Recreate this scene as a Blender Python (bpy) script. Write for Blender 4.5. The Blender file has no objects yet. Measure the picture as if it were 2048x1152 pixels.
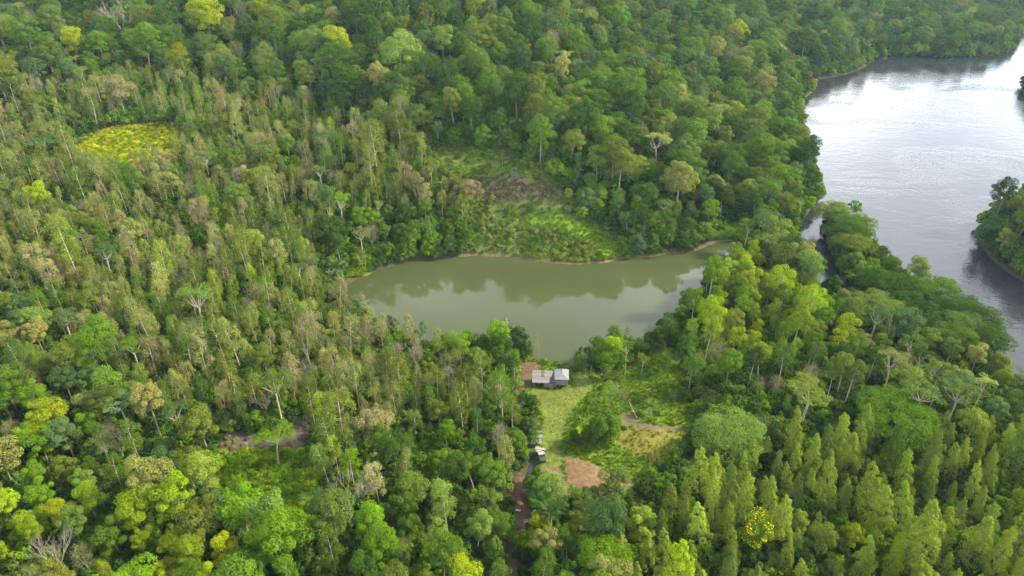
import bpy, math, random
import numpy as np

random.seed(7)
rng = np.random.default_rng(7)
sc = bpy.context.scene
C = sc.collection
R = math.radians

# ------------------------------------------------------------------ camera
CAM_H, PITCH, F = 120.0, 30.0, 1384.0        # drone height (m), tilt below the horizon, focal length in pixels of a 2048 px wide picture
cd = bpy.data.cameras.new('camera'); cam = bpy.data.objects.new('camera', cd); C.objects.link(cam)
cam.location = (0, 0, CAM_H); cam.rotation_euler = (R(90 - PITCH), 0, 0)
cd.sensor_width = 36.0; cd.lens = 36.0 * F / 2048.0
cd.clip_start = 1.0; cd.clip_end = 12000.0
sc.camera = cam

# ------------------------------------------------------------------ sky and sun
SUN_EL, SUN_AZ = 38.0, 82.0                  # azimuth clockwise from +Y
world = bpy.data.worlds.new('World'); sc.world = world; world.use_nodes = True
wn = world.node_tree; wn.nodes.clear()
sky = wn.nodes.new('ShaderNodeTexSky'); sky.sky_type = 'NISHITA'; sky.sun_disc = False
sky.sun_elevation = R(SUN_EL); sky.sun_rotation = R(SUN_AZ); sky.dust_density = 2.5; sky.air_density = 1.0
cl_n = wn.nodes.new('ShaderNodeTexNoise'); cl_n.inputs['Scale'].default_value = 2.6; cl_n.inputs['Detail'].default_value = 6
tc = wn.nodes.new('ShaderNodeTexCoord')
mp = wn.nodes.new('ShaderNodeMapping'); mp.inputs['Scale'].default_value = (1, 1, 2.2)
wn.links.new(tc.outputs['Generated'], mp.inputs['Vector']); wn.links.new(mp.outputs['Vector'], cl_n.inputs['Vector'])
ramp = wn.nodes.new('ShaderNodeMapRange'); ramp.inputs['From Min'].default_value = 0.34; ramp.inputs['From Max'].default_value = 0.62
ramp.inputs['To Min'].default_value = 0.25; ramp.inputs['To Max'].default_value = 0.95
wn.links.new(cl_n.outputs['Fac'], ramp.inputs['Value'])
mixc = wn.nodes.new('ShaderNodeMix'); mixc.data_type = 'RGBA'
mixc.inputs['B'].default_value = (12.0, 12.3, 13.0, 1)
sep = wn.nodes.new('ShaderNodeSeparateXYZ'); wn.links.new(tc.outputs['Generated'], sep.inputs[0])
hor = wn.nodes.new('ShaderNodeMapRange'); hor.interpolation_type = 'SMOOTHSTEP'; hor.inputs['From Min'].default_value = 0.0; hor.inputs['From Max'].default_value = 0.68
hor.inputs['To Min'].default_value = 2.9; hor.inputs['To Max'].default_value = 0.55          # a milky sky is brightest low down, all round
wn.links.new(sep.outputs['Z'], hor.inputs['Value'])
cmul = wn.nodes.new('ShaderNodeVectorMath'); cmul.operation = 'SCALE'; cmul.inputs[0].default_value = (12.0, 12.3, 13.0)
wn.links.new(hor.outputs['Result'], cmul.inputs['Scale']); wn.links.new(cmul.outputs[0], mixc.inputs['B'])
wn.links.new(ramp.outputs['Result'], mixc.inputs['Factor']); wn.links.new(sky.outputs['Color'], mixc.inputs['A'])
bg = wn.nodes.new('ShaderNodeBackground'); bg.inputs['Strength'].default_value = 0.10
wo = wn.nodes.new('ShaderNodeOutputWorld')
wn.links.new(mixc.outputs['Result'], bg.inputs['Color']); wn.links.new(bg.outputs['Background'], wo.inputs['Surface'])
ld = bpy.data.lights.new('sun', 'SUN'); ld.energy = 5.0; ld.angle = R(7); ld.color = (1.0, 0.87, 0.62)
sun = bpy.data.objects.new('sun', ld); C.objects.link(sun)
sun.rotation_euler = (R(90 - SUN_EL), 0, R(180 - SUN_AZ))
sc.view_settings.view_transform = 'Standard'; sc.view_settings.look = 'None'
sc.view_settings.gamma = 1.0; sc.view_settings.use_curve_mapping = False
sc.view_settings.exposure = 1.56
cy = sc.cycles
cy.max_bounces = 6; cy.diffuse_bounces = 3; cy.glossy_bounces = 2; cy.transmission_bounces = 3; cy.transparent_max_bounces = 4; cy.volume_bounces = 0
cy.use_adaptive_sampling = False; cy.use_denoising = True; cy.denoising_prefilter = 'NONE'; cy.denoiser = 'OPENIMAGEDENOISE'; cy.denoising_input_passes = 'RGB_ALBEDO_NORMAL'

# ------------------------------------------------------------------ picture <-> ground
cp, sp_ = math.cos(R(PITCH)), math.sin(R(PITCH))
def ray(px, py):
    u = (np.asarray(px, float) - 1024) / F; v = (576 - np.asarray(py, float)) / F
    return u, cp + v * sp_, -sp_ + v * cp
def unproject(px, py, z=0.0):
    dx, dy, dz = ray(px, py); t = (z - CAM_H) / dz
    return dx * t, dy * t
def project(x, y, z):
    x, y, z = np.asarray(x, float), np.asarray(y, float), np.asarray(z, float)
    d = y * cp - (z - CAM_H) * sp_; up = y * sp_ + (z - CAM_H) * cp
    d = np.where(d < 1.0, 1.0, d)
    return 1024 + F * x / d, 576 - F * up / d, d

# ------------------------------------------------------------------ terrain heights
HP = [(0,1152,4),(500,1152,3),(1000,1152,2),(1500,1152,3),(2048,1152,5),
 (0,850,6),(300,850,5),(520,880,4),(800,850,2.5),(1000,850,1.5),(1080,800,1.2),(1100,768,1.2),(1200,900,1.4),(1350,850,1.8),(1600,850,3),(1900,850,5),
 (0,600,10),(300,600,8),(600,560,5),(690,540,1.5),(850,680,0.8),(980,720,0.9),
 (0,400,18),(300,400,15),(600,400,13),(750,450,8),
 (0,250,30),(240,285,24),(600,250,26),
 (0,80,46),(400,80,48),(800,80,52),
 (880,330,22),(1080,330,24),(1000,430,9),(1200,440,8),(1000,500,1.5),(1200,500,1.5),
 (1000,200,33),(1200,200,28),(1400,200,12),(1500,300,5),(1560,350,2),
 (1300,400,9),(1400,450,2.5),
 (1300,60,38),(1500,60,22),(1650,110,4),(1800,60,8),(2000,20,8),
 (1400,560,1.2),(1600,620,1.5),(1700,660,1.5),(1500,720,1.5),(1900,650,2),(1800,560,1.5),(2048,440,3),(2048,760,2)]
hx, hy, hz = [], [], []
for a, b, h in HP:
    X, Y = unproject(a, b, h); hx.append(X); hy.append(Y); hz.append(h)
for X, Y, h in [(-600,750,62),(0,850,62),(-900,200,30),(500,900,25),(1300,600,10),(900,1400,40),(-500,1500,75),(0,-150,2),(-400,-150,5),(400,-150,5),(300,30,4),(0,40,2),(-1500,1000,60),(1500,-100,8),(-1400,-150,15),(1500,2000,60),(-1500,2000,80)]:
    hx.append(X); hy.append(Y); hz.append(h)
hx, hy, hz = map(np.array, (hx, hy, hz))
def tps(r2): return np.where(r2 > 1e-9, r2 * np.log(np.maximum(r2, 1e-9)), 0.0)
_n = len(hx); _S = 100.0
_A = np.zeros((_n + 3, _n + 3))
_A[:_n, :_n] = tps(((hx[:, None] - hx[None]) ** 2 + (hy[:, None] - hy[None]) ** 2) / _S ** 2) + np.eye(_n) * 0.02
_A[:_n, _n:] = np.stack([np.ones(_n), hx / _S, hy / _S], 1); _A[_n:, :_n] = _A[:_n, _n:].T
_w = np.linalg.solve(_A, np.concatenate([hz, np.zeros(3)]))

POND_PX = [(684,575),(700,563),(722,556),(746,545),(775,536),(802,526),(830,521),(862,519),(885,517),(912,513),(960,512),(1020,514),(1050,518),(1075,523),(1110,527),(1150,529),(1190,527),(1215,525),(1232,520),(1262,517),(1300,514),(1330,509),(1365,505),(1395,500),(1418,490),(1440,483),(1462,481),(1478,485),(1486,496),
           (1462,520),(1425,552),(1388,600),(1352,640),(1312,662),(1282,682),(1252,684),(1234,690),(1197,702),(1166,716),(1152,738),(1140,730),(1110,724),(1088,722),(1072,718),(1058,700),(1040,685),(1000,680),(950,690),(900,690),(850,685),(800,670),(750,650),(710,625),(685,600)]
RIVER_PX = [(2500,46),(2075,48),(2046,56),(2034,85),(2014,108),(1960,115),(1880,117),(1800,113),(1750,121),(1722,138),(1690,149),(1645,157),(1590,153),(1580,162),(1625,185),(1603,200),(1600,240),(1606,290),(1613,312),(1630,365),(1634,405),(1608,432),(1590,470),(1582,510),(1592,545),(1630,582),(1680,608),(1725,636),
            (1728,620),(1700,580),(1678,545),(1660,510),(1650,475),(1644,448),(1656,433),(1705,450),(1738,496),(1788,552),(1852,598),(1926,650),(1982,715),(2026,780),(2090,850),(2200,900),(2600,900),(2900,500),(2900,60)]
RIGHT_LAND_PX = [(1972,440),(1952,458),(1962,486),(1990,524),(2025,550),(2060,568),(2150,600),(2400,640),(2700,640),(2700,380),(2300,350),(2100,400),(2010,425)]
FAR_RIGHT_PX = [(2042,172),(2046,188),(2070,200),(2200,230),(2330,210),(2200,160),(2070,158)]
def wpoly(px): return np.array([unproject(a, b, 0.0) for a, b in px]).reshape(-1, 2)
POND, RIVER, RLAND, FLAND = map(wpoly, (POND_PX, RIVER_PX, RIGHT_LAND_PX, FAR_RIGHT_PX))
def inside(poly, x, y):
    r = np.zeros(np.shape(x), bool); n = len(poly)
    for i in range(n):
        x1, y1 = poly[i]; x2, y2 = poly[(i + 1) % n]
        c = (y1 > y) != (y2 > y)
        r ^= c & (x < (x2 - x1) * (y - y1) / (y2 - y1 + 1e-12) + x1)
    return r
def edge_dist(poly, x, y, closed=True):
    d = np.full(np.shape(x), 1e9); n = len(poly)
    for i in range(n if closed else n - 1):
        x1, y1 = poly[i]; x2, y2 = poly[(i + 1) % n]
        L2 = (x2 - x1) ** 2 + (y2 - y1) ** 2 + 1e-9
        t = np.clip(((x - x1) * (x2 - x1) + (y - y1) * (y2 - y1)) / L2, 0, 1)
        d = np.minimum(d, np.hypot(x - x1 - t * (x2 - x1), y - y1 - t * (y2 - y1)))
    return d
def signed(poly, x, y): return np.where(inside(poly, x, y), 1, -1) * edge_dist(poly, x, y)
CREEK_PX = [(1066,905),(1060,935),(1054,955),(1052,975),(1060,1000),(1066,1025),(1069,1050),(1066,1080),(1060,1110),(1058,1160),(1052,1230)]
CREEK = np.array([unproject(a, b, 1.4) for a, b in CREEK_PX]).reshape(-1, 2)
def water_depth(x, y):                      # >0 inside water (metres from the shore), <0 on land
    riv = np.minimum(signed(RIVER, x, y), np.minimum(-signed(RLAND, x, y), -signed(FLAND, x, y)))
    return np.maximum(signed(POND, x, y), riv)
def height(x, y, want_d=False):
    x = np.atleast_1d(np.asarray(x, float)); y = np.atleast_1d(np.asarray(y, float))
    h = np.zeros(x.shape)
    xf, yf, hf = x.ravel(), y.ravel(), h.ravel()
    for s in range(0, xf.size, 20000):
        e = slice(s, s + 20000)
        K = tps(((xf[e][:, None] - hx[None]) ** 2 + (yf[e][:, None] - hy[None]) ** 2) / _S ** 2)
        hf[e] = K @ _w[:_n] + _w[_n] + _w[_n + 1] * xf[e] / _S + _w[_n + 2] * yf[e] / _S
    h = hf.reshape(x.shape)
    h = np.clip(h, 0.6, 78) + 0.25 * np.sin(x * .21 + 1.3 * np.sin(y * .13)) * np.cos(y * .17)
    d = water_depth(x, y)
    land = np.minimum(np.maximum(h, 0.35), 0.12 + 0.62 * np.maximum(-d, 0))
    h = np.where(d > 0, -np.minimum(3.0, 0.1 + d * .4), land)
    dc = edge_dist(CREEK, x, y, False)
    h = h - 1.3 * np.clip(1 - dc / 2.6, 0, 1) * (d < -3)
    return (h, d) if want_d else h
def ground(px, py):                          # where the line of sight meets the terrain
    dx, dy, dz = ray(px, py)
    t = np.linspace(60, 1500, 1441)
    x, y, z = dx * t, dy * t, CAM_H + dz * t
    hit = np.nonzero(z <= np.maximum(height(x, y), 0))[0]
    i = hit[0] if len(hit) else -1
    ts = np.linspace(t[max(i - 1, 0)], t[i], 20); hh = height(dx * ts, dy * ts)
    k = np.nonzero(CAM_H + dz * ts <= np.maximum(hh, 0))[0]; k = k[0] if len(k) else -1
    return float(dx * ts[k]), float(dy * ts[k]), float(max(hh[k], 0))

# ------------------------------------------------------------------ ground covers (areas measured on the photograph, kept on the ground)
def P(*a): return np.array(a, float)
AREA = {
 'meadow': P((1030,752),(1040,728),(1064,704),(1100,712),(1145,726),(1200,748),(1260,735),(1295,705),(1345,695),(1372,740),(1365,800),(1410,835),(1385,865),(1345,925),(1300,955),(1260,1000),(1150,1005),(1105,1015),(1090,975),(1074,940),(1066,880),(1074,840),(1052,800),(1030,780)),
 'path': P((1022,960),(1052,955),(1058,985),(1062,1020),(1058,1060),(1046,1100),(1044,1175),(1008,1175),(1012,1110),(1020,1060),(1018,1000)),
 'hill_meadow': P((850,300),(930,296),(1000,300),(1085,330),(1120,365),(1165,420),(1215,455),(1252,500),(1245,522),(1150,532),(1040,520),(950,516),(930,470),(945,420),(900,372),(850,350)),
 'yellow_clear': P((150,282),(230,252),(365,246),(385,288),(352,335),(270,358),(190,350),(140,322)),
 'low_clear': P((430,915),(530,905),(630,905),(655,950),(640,1040),(540,1080),(440,1040)),
 'bare_strip': P((430,866),(500,872),(560,868),(610,838),(640,835),(625,880),(600,915),(540,905),(445,912)),
 'dirt_house': P((1032,728),(1060,722),(1085,730),(1068,748),(1062,772),(1066,778),(1030,782)),
 'dirt_field': P((1128,912),(1180,922),(1205,938),(1260,955),(1268,968),(1250,992),(1225,1000),(1180,1000),(1135,965)),
 'dirt_spot': P((1240,826),(1265,824),(1275,845),(1330,852),(1358,853),(1355,862),(1310,862),(1275,856),(1245,852)),
 'tan_field': P((1200,870),(1300,850),(1380,850),(1370,900),(1330,935),(1250,900)),
 'lawn': P((1060,775),(1110,780),(1150,770),(1145,745),(1175,745),(1185,775),(1150,815),(1130,850),(1125,900),(1120,940),(1080,945),(1085,880),(1088,840),(1066,800)),
 'plain_track': P((1076,930),(1122,935),(1140,980),(1120,1010),(1098,1000)),
 'strip_a': P((850,296),(1000,297),(1003,309),(850,308)),
 'strip_b': P((850,329),(1060,339),(1078,352),(850,343)),
 'strip_c': P((1000,440),(1080,426),(1160,438),(1228,472),(1255,512),(1212,516),(1170,474),(1100,456)),
 'brown_band': P((890,345),(1070,353),(1118,388),(1100,408),(1000,402),(920,382)),
 'slope_bare': P((370,480),(400,485),(430,520),(415,550),(385,520)),
 'terrace': P((890,338),(1060,345),(1075,356),(900,350)),
 'terrace_scar': P((995,420),(1010,385),(1050,365),(1075,372),(1040,385),(1015,425)),
 'shack_view': P((1030,728),(1072,716),(1082,800),(1078,835),(1048,832),(1034,800)),
 'dirt_view': P((1125,1000),(1265,1000),(1262,1045),(1150,1040)),
 'truck_view': P((1046,884),(1100,880),(1104,985),(1066,975),(1050,950)),
 'canoe_gap': P((1238,650),(1272,650),(1270,745),(1240,745)),
 'canoe_view': P((998,650),(1030,650),(1030,735),(998,735)),
 'creek_bank': P((900,514),(960,505),(1040,510),(1075,517),(1150,522),(1215,518),(1262,510),(1330,502),(1395,494),(1440,476),(1470,474),(1490,500),(1400,508),(1330,514),(1215,532),(1110,535),(960,518)),
 'cove_grass': P((1430,470),(1460,448),(1500,446),(1510,470),(1480,486),(1440,482)),
 'shore_bright': P((690,560),(700,535),(745,538),(750,550),(720,560)),
 'grove_floor': P((1500,560),(1560,540),(1620,575),(1650,600),(1600,620)),
}
def in_area(n, px, py): return inside(AREA[n], px, py)

# ------------------------------------------------------------------ materials
def new_mat(name):
    m = bpy.data.materials.new(name); m.use_nodes = True
    nt = m.node_tree; b = nt.nodes['Principled BSDF']
    return m, nt, b
def N(nt, t, **kw):
    n = nt.nodes.new(t)
    for k, v in kw.items():
        if k in n.inputs: n.inputs[k].default_value = v
        else: setattr(n, k, v)
    return n
def simple(name, col, rough=0.8, var=0.25, scale=3.0, metal=0.0, bump=0.0, wave=None):
    m, nt, b = new_mat(name)
    g = N(nt, 'ShaderNodeTexCoord'); no = N(nt, 'ShaderNodeTexNoise', Scale=scale, Detail=5.0)
    nt.links.new(g.outputs['Object'], no.inputs['Vector'])
    mr = N(nt, 'ShaderNodeMapRange'); mr.inputs['From Min'].default_value = .3; mr.inputs['From Max'].default_value = .7
    mr.inputs['To Min'].default_value = 1 - var; mr.inputs['To Max'].default_value = 1 + var
    nt.links.new(no.outputs['Fac'], mr.inputs['Value'])
    mx = N(nt, 'ShaderNodeMix', data_type='RGBA', blend_type='MULTIPLY'); mx.inputs['Factor'].default_value = 1
    mx.inputs['A'].default_value = (*col, 1); nt.links.new(mr.outputs['Result'], mx.inputs['B'])
    nt.links.new(mx.outputs['Result'], b.inputs['Base Color'])
    b.inputs['Roughness'].default_value = rough; b.inputs['Metallic'].default_value = metal
    if bump:
        bp = N(nt, 'ShaderNodeBump', Strength=bump, Distance=.05); nt.links.new(no.outputs['Fac'], bp.inputs['Height']); nt.links.new(bp.outputs['Normal'], b.inputs['Normal'])
    return m
def leaf_material():
    m, nt, b = new_mat('leaf'); nt.nodes.remove(b)
    out = nt.nodes['Material Output']
    at = N(nt, 'ShaderNodeAttribute', attribute_type='INSTANCER', attribute_name='tint')
    ge = N(nt, 'ShaderNodeNewGeometry')
    rnd = N(nt, 'ShaderNodeMapRange'); rnd.inputs['To Min'].default_value = 0.7; rnd.inputs['To Max'].default_value = 1.3
    nt.links.new(ge.outputs['Random Per Island'], rnd.inputs['Value'])
    mx = N(nt, 'ShaderNodeMix', data_type='RGBA', blend_type='MULTIPLY'); mx.inputs['Factor'].default_value = 1
    nt.links.new(at.outputs['Color'], mx.inputs['A']); nt.links.new(rnd.outputs['Result'], mx.inputs['B'])
    # some leaves a little yellower than their neighbours
    r2 = N(nt, 'ShaderNodeMath', operation='MULTIPLY'); r2.inputs[1].default_value = 7.31
    r3 = N(nt, 'ShaderNodeMath', operation='FRACT')
    nt.links.new(ge.outputs['Random Per Island'], r2.inputs[0]); nt.links.new(r2.outputs[0], r3.inputs[0])
    r4 = N(nt, 'ShaderNodeMath', operation='MULTIPLY'); r4.inputs[1].default_value = 0.5; nt.links.new(r3.outputs[0], r4.inputs[0])
    yl = N(nt, 'ShaderNodeMix', data_type='RGBA', blend_type='MULTIPLY'); yl.inputs['B'].default_value = (1.28, 1.10, .8, 1)
    nt.links.new(r4.outputs[0], yl.inputs['Factor']); nt.links.new(mx.outputs['Result'], yl.inputs['A'])
    di = N(nt, 'ShaderNodeBsdfDiffuse'); tr = N(nt, 'ShaderNodeBsdfTranslucent')
    nt.links.new(yl.outputs['Result'], di.inputs['Color'])
    tcol = N(nt, 'ShaderNodeMix', data_type='RGBA', blend_type='MULTIPLY'); tcol.inputs['Factor'].default_value = 1; tcol.inputs['B'].default_value = (1.25, 1.2, .6, 1)
    nt.links.new(yl.outputs['Result'], tcol.inputs['A']); nt.links.new(tcol.outputs['Result'], tr.inputs['Color'])
    ms = N(nt, 'ShaderNodeMixShader'); ms.inputs[0].default_value = 0.28
    nt.links.new(di.outputs[0], ms.inputs[1]); nt.links.new(tr.outputs[0], ms.inputs[2])
    nt.links.new(ms.outputs[0], out.inputs['Surface'])
    return m
LEAF = leaf_material()
BARK_PALE = simple('pale_bark', (.26, .23, .185), .9, .3, 1.5)
BARK_GREY = simple('grey_bark', (.13, .11, .09), .9, .3, 1.5)
BARK_DEAD = simple('dead_wood', (.19, .165, .14), .9, .25, 1.5)
TWIG = simple('dry_twig', (.17, .155, .12), .9, .25, 1.5)

# terrain material: the cover colour comes from a painted attribute, its grain from noise
def ground_material():
    m, nt, b = new_mat('ground')
    at = N(nt, 'ShaderNodeAttribute', attribute_name='cover')
    tc = N(nt, 'ShaderNodeTexCoord')
    n1 = N(nt, 'ShaderNodeTexNoise', Scale=.9, Detail=8.0, Roughness=.7); nt.links.new(tc.outputs['Object'], n1.inputs['Vector'])
    n2 = N(nt, 'ShaderNodeTexNoise', Scale=.12, Detail=4.0); nt.links.new(tc.outputs['Object'], n2.inputs['Vector'])
    a = N(nt, 'ShaderNodeMapRange'); a.inputs['From Min'].default_value = .28; a.inputs['From Max'].default_value = .72; a.inputs['To Min'].default_value = .5; a.inputs['To Max'].default_value = 1.5
    nt.links.new(n1.outputs['Fac'], a.inputs['Value'])
    c = N(nt, 'ShaderNodeMapRange'); c.inputs['From Min'].default_value = .3; c.inputs['From Max'].default_value = .7; c.inputs['To Min'].default_value = .75; c.inputs['To Max'].default_value = 1.25
    nt.links.new(n2.outputs['Fac'], c.inputs['Value'])
    mu = N(nt, 'ShaderNodeMath', operation='MULTIPLY'); nt.links.new(a.outputs['Result'], mu.inputs[0]); nt.links.new(c.outputs['Result'], mu.inputs[1])
    mx = N(nt, 'ShaderNodeMix', data_type='RGBA', blend_type='MULTIPLY'); mx.inputs['Factor'].default_value = 1
    nt.links.new(at.outputs['Color'], mx.inputs['A']); nt.links.new(mu.outputs[0], mx.inputs['B'])
    nt.links.new(mx.outputs['Result'], b.inputs['Base Color']); b.inputs['Roughness'].default_value = .95; b.inputs['Specular IOR Level'].default_value = .1
    bp = N(nt, 'ShaderNodeBump', Strength=.6, Distance=.25); nt.links.new(n1.outputs['Fac'], bp.inputs['Height']); nt.links.new(bp.outputs['Normal'], b.inputs['Normal'])
    return m
def water_material(name, body, rough, s1, s2, strength, dist, patch=0.0):
    m, nt, b = new_mat(name)
    tc = N(nt, 'ShaderNodeTexCoord')
    mp = N(nt, 'ShaderNodeMapping'); mp.inputs['Scale'].default_value = (1, 1.6, 1); mp.inputs['Rotation'].default_value = (0, 0, R(20)); nt.links.new(tc.outputs['Object'], mp.inputs['Vector'])
    n1 = N(nt, 'ShaderNodeTexNoise', Scale=s1, Detail=5.0, Roughness=.6, Distortion=.6); n2 = N(nt, 'ShaderNodeTexNoise', Scale=s2, Detail=4.0, Distortion=1.2)
    nt.links.new(mp.outputs['Vector'], n1.inputs['Vector']); nt.links.new(mp.outputs['Vector'], n2.inputs['Vector'])
    mu = N(nt, 'ShaderNodeMath', operation='MULTIPLY_ADD'); nt.links.new(n1.outputs['Fac'], mu.inputs[0])
    if patch:                                # stronger ripples where the current boils up
        n3 = N(nt, 'ShaderNodeTexNoise', Scale=.014, Detail=5.0, Distortion=1.0); nt.links.new(mp.outputs['Vector'], n3.inputs['Vector'])
        pr = N(nt, 'ShaderNodeMapRange'); pr.inputs['From Min'].default_value = .5; pr.inputs['From Max'].default_value = .68; pr.inputs['To Min'].default_value = .35; pr.inputs['To Max'].default_value = patch
        nt.links.new(n3.outputs['Fac'], pr.inputs['Value']); nt.links.new(pr.outputs['Result'], mu.inputs[1])
    else: mu.inputs[1].default_value = 1.0
    nt.links.new(n2.outputs['Fac'], mu.inputs[2])
    bp = N(nt, 'ShaderNodeBump', Strength=strength, Distance=dist); nt.links.new(mu.outputs[0], bp.inputs['Height']); nt.links.new(bp.outputs['Normal'], b.inputs['Normal'])
    n4 = N(nt, 'ShaderNodeTexNoise', Scale=.02, Detail=3.0); nt.links.new(tc.outputs['Object'], n4.inputs['Vector'])
    cr = N(nt, 'ShaderNodeMix', data_type='RGBA'); cr.inputs['A'].default_value = (*[c * .75 for c in body], 1); cr.inputs['B'].default_value = (*[c * 1.25 for c in body], 1)
    nt.links.new(n4.outputs['Fac'], cr.inputs['Factor']); nt.links.new(cr.outputs['Result'], b.inputs['Base Color'])
    b.inputs['Roughness'].default_value = rough; b.inputs['IOR'].default_value = 1.333
    return m

# ------------------------------------------------------------------ mesh helpers
class MB:                                    # collects shapes, links them as one mesh object
    def __init__(s): s.v, s.f, s.m = [], [], []
    def add(s, v, f, mi=0):
        o = len(s.v); s.v.extend([tuple(p) for p in v]); s.f.extend([tuple(i + o for i in q) for q in f]); s.m.extend([mi] * len(f))
    def box(s, c, size, rz=0.0, rx=0.0, mi=0):
        hx_, hy_, hz_ = [d / 2 for d in size]; pts = []
        for x, y, z in [(-1,-1,-1),(1,-1,-1),(1,1,-1),(-1,1,-1),(-1,-1,1),(1,-1,1),(1,1,1),(-1,1,1)]:
            x, y, z = x * hx_, y * hy_, z * hz_
            y, z = y * math.cos(rx) - z * math.sin(rx), y * math.sin(rx) + z * math.cos(rx)
            x, y = x * math.cos(rz) - y * math.sin(rz), x * math.sin(rz) + y * math.cos(rz)
            pts.append((c[0] + x, c[1] + y, c[2] + z))
        s.add(pts, [(0,3,2,1),(4,5,6,7),(0,1,5,4),(1,2,6,5),(2,3,7,6),(3,0,4,7)], mi)
    def tube(s, pts, rad, n=5, mi=0, cap=True):
        pts = [np.array(p, float) for p in pts]
        if not hasattr(rad, '__len__'): rad = [rad] * len(pts)
        v = []; k = len(pts)
        for i, p in enumerate(pts):
            d = pts[min(i + 1, k - 1)] - pts[max(i - 1, 0)]; d = d / (np.linalg.norm(d) + 1e-9)
            a = np.cross(d, (0, 0, 1) if abs(d[2]) < .9 else (1, 0, 0)); a /= np.linalg.norm(a); b = np.cross(d, a)
            for j in range(n):
                t = 2 * math.pi * j / n; v.append(p + rad[i] * (a * math.cos(t) + b * math.sin(t)))
        f = [(i * n + j, i * n + (j + 1) % n, (i + 1) * n + (j + 1) % n, (i + 1) * n + j) for i in range(k - 1) for j in range(n)]
        if cap: f += [tuple(range(n - 1, -1, -1)), tuple((k - 1) * n + j for j in range(n))]
        s.add(v, f, mi)
    def mesh(s, name, mats):
        me = bpy.data.meshes.new(name); me.from_pydata(s.v, [], s.f)
        for m in (mats if isinstance(mats, (list, tuple)) else [mats]): me.materials.append(m)
        me.polygons.foreach_set('material_index', s.m); me.update(); return me
    def build(s, name, mats, parent=None, **kw):
        o = bpy.data.objects.new(name, s.mesh(name, mats)); C.objects.link(o)
        if parent: o.parent = parent
        for k, v in kw.items(): o[k] = v
        return o
def tag(o, label, cat, group=None):
    o['label'] = label; o['category'] = cat
    if group: o['group'] = group
    return o
def empty(name, loc, rz=0.0, label=None, cat=None, group=None):
    o = bpy.data.objects.new(name, None); C.objects.link(o); o.location = loc; o.rotation_euler = (0, 0, rz); o.empty_display_size = .5
    return tag(o, label, cat, group) if label else o
def unit(v): return v / (np.linalg.norm(v, axis=-1, keepdims=True) + 1e-9)

# ------------------------------------------------------------------ ground sheet, water
def axis(lo, hi, fine_lo, fine_hi, fine, grow=1.16, most=60):
    a = list(np.arange(fine_lo, fine_hi + 1e-6, fine)); s = fine
    while a[-1] < hi: s = min(s * grow, most if a[-1] > fine_hi + 300 else 6.0); a.append(a[-1] + s)
    s = fine; b = [fine_lo]
    while b[-1] > lo: s = min(s * grow, most if b[-1] < fine_lo - 300 else 6.0); b.append(b[-1] - s)
    return np.array(b[:0:-1] + a)
gx = axis(-3500, 3500, -22, 62, .9); gy = axis(-400, 6000, 95, 245, .9)
GX, GY = np.meshgrid(gx, gy)
GH, GD = height(GX, GY, True)
far = np.clip((np.hypot(GX, GY) - 1600) / 1500, 0, 1); GH = GH * (1 - far) + 40 * far
gpx, gpy, gdep = project(GX, GY, np.maximum(GH, 0))
gpx = np.where(gdep <= 1.5, -9999, gpx)
COVER = {'floor': (.040, .040, .019), 'meadow': (.066, .112, .012), 'path': (.070, .046, .030), 'hill_meadow': (.060, .082, .020), 'yellow_clear': (.20, .20, .015), 'low_clear': (.055, .09, .010),
 'bare_strip': (.072, .058, .050), 'dirt_house': (.086, .055, .034), 'dirt_field': (.108, .072, .040), 'dirt_spot': (.084, .066, .042), 'tan_field': (.100, .098, .018), 'lawn': (.078, .100, .018), 'plain_track': (.105, .095, .045),
 'slope_bare': (.15, .10, .075), 'terrace': (.085, .066, .045), 'terrace_scar': (.085, .075, .048), 'creek_bank': (.098, .076, .042), 'cove_grass': (.05, .11, .012), 'shore_bright': (.10, .15, .012), 'brown_band': (.050, .046, .027), 'strip_a': (.09, .15, .012), 'strip_b': (.09, .15, .012), 'strip_c': (.09, .15, .012), 'grove_floor': (.05, .10, .022)}
cov = np.empty(GX.shape + (3,)); cov[:] = COVER['floor']
jit = 5.0 * np.sin(GX * .9 + 2 * np.sin(GY * .7)) * np.cos(GY * .8)      # ragged edges
jx = gpx + jit * 60 / np.maximum(gdep, 60); jy = gpy + jit * .6 * 60 / np.maximum(gdep, 60)
for nme in ('meadow','tan_field','lawn','plain_track','path','hill_meadow','yellow_clear','low_clear','bare_strip','dirt_house','dirt_field','dirt_spot','slope_bare','brown_band','strip_a','strip_b','strip_c','creek_bank','cove_grass','shore_bright','grove_floor'):
    cov[in_area(nme, jx, jy)] = COVER[nme]
for _ in range(1):                           # soften by one cell
    cv = cov.copy(); cv[1:-1, 1:-1] = (cov[1:-1, 1:-1] * 2 + cov[:-2, 1:-1] + cov[2:, 1:-1] + cov[1:-1, :-2] + cov[1:-1, 2:]) / 6; cov = cv
bank = in_area('creek_bank', gpx, gpy)
cov[(GD > -1.0) & ~bank] = (.036, .034, .022)
ny, nx = GX.shape
me = bpy.data.meshes.new('ground')
V = np.stack([GX, GY, GH], -1).reshape(-1, 3)
idx = np.arange(nx * ny).reshape(ny, nx)
Q = np.stack([idx[:-1, :-1], idx[:-1, 1:], idx[1:, 1:], idx[1:, :-1]], -1).reshape(-1, 4)
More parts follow.
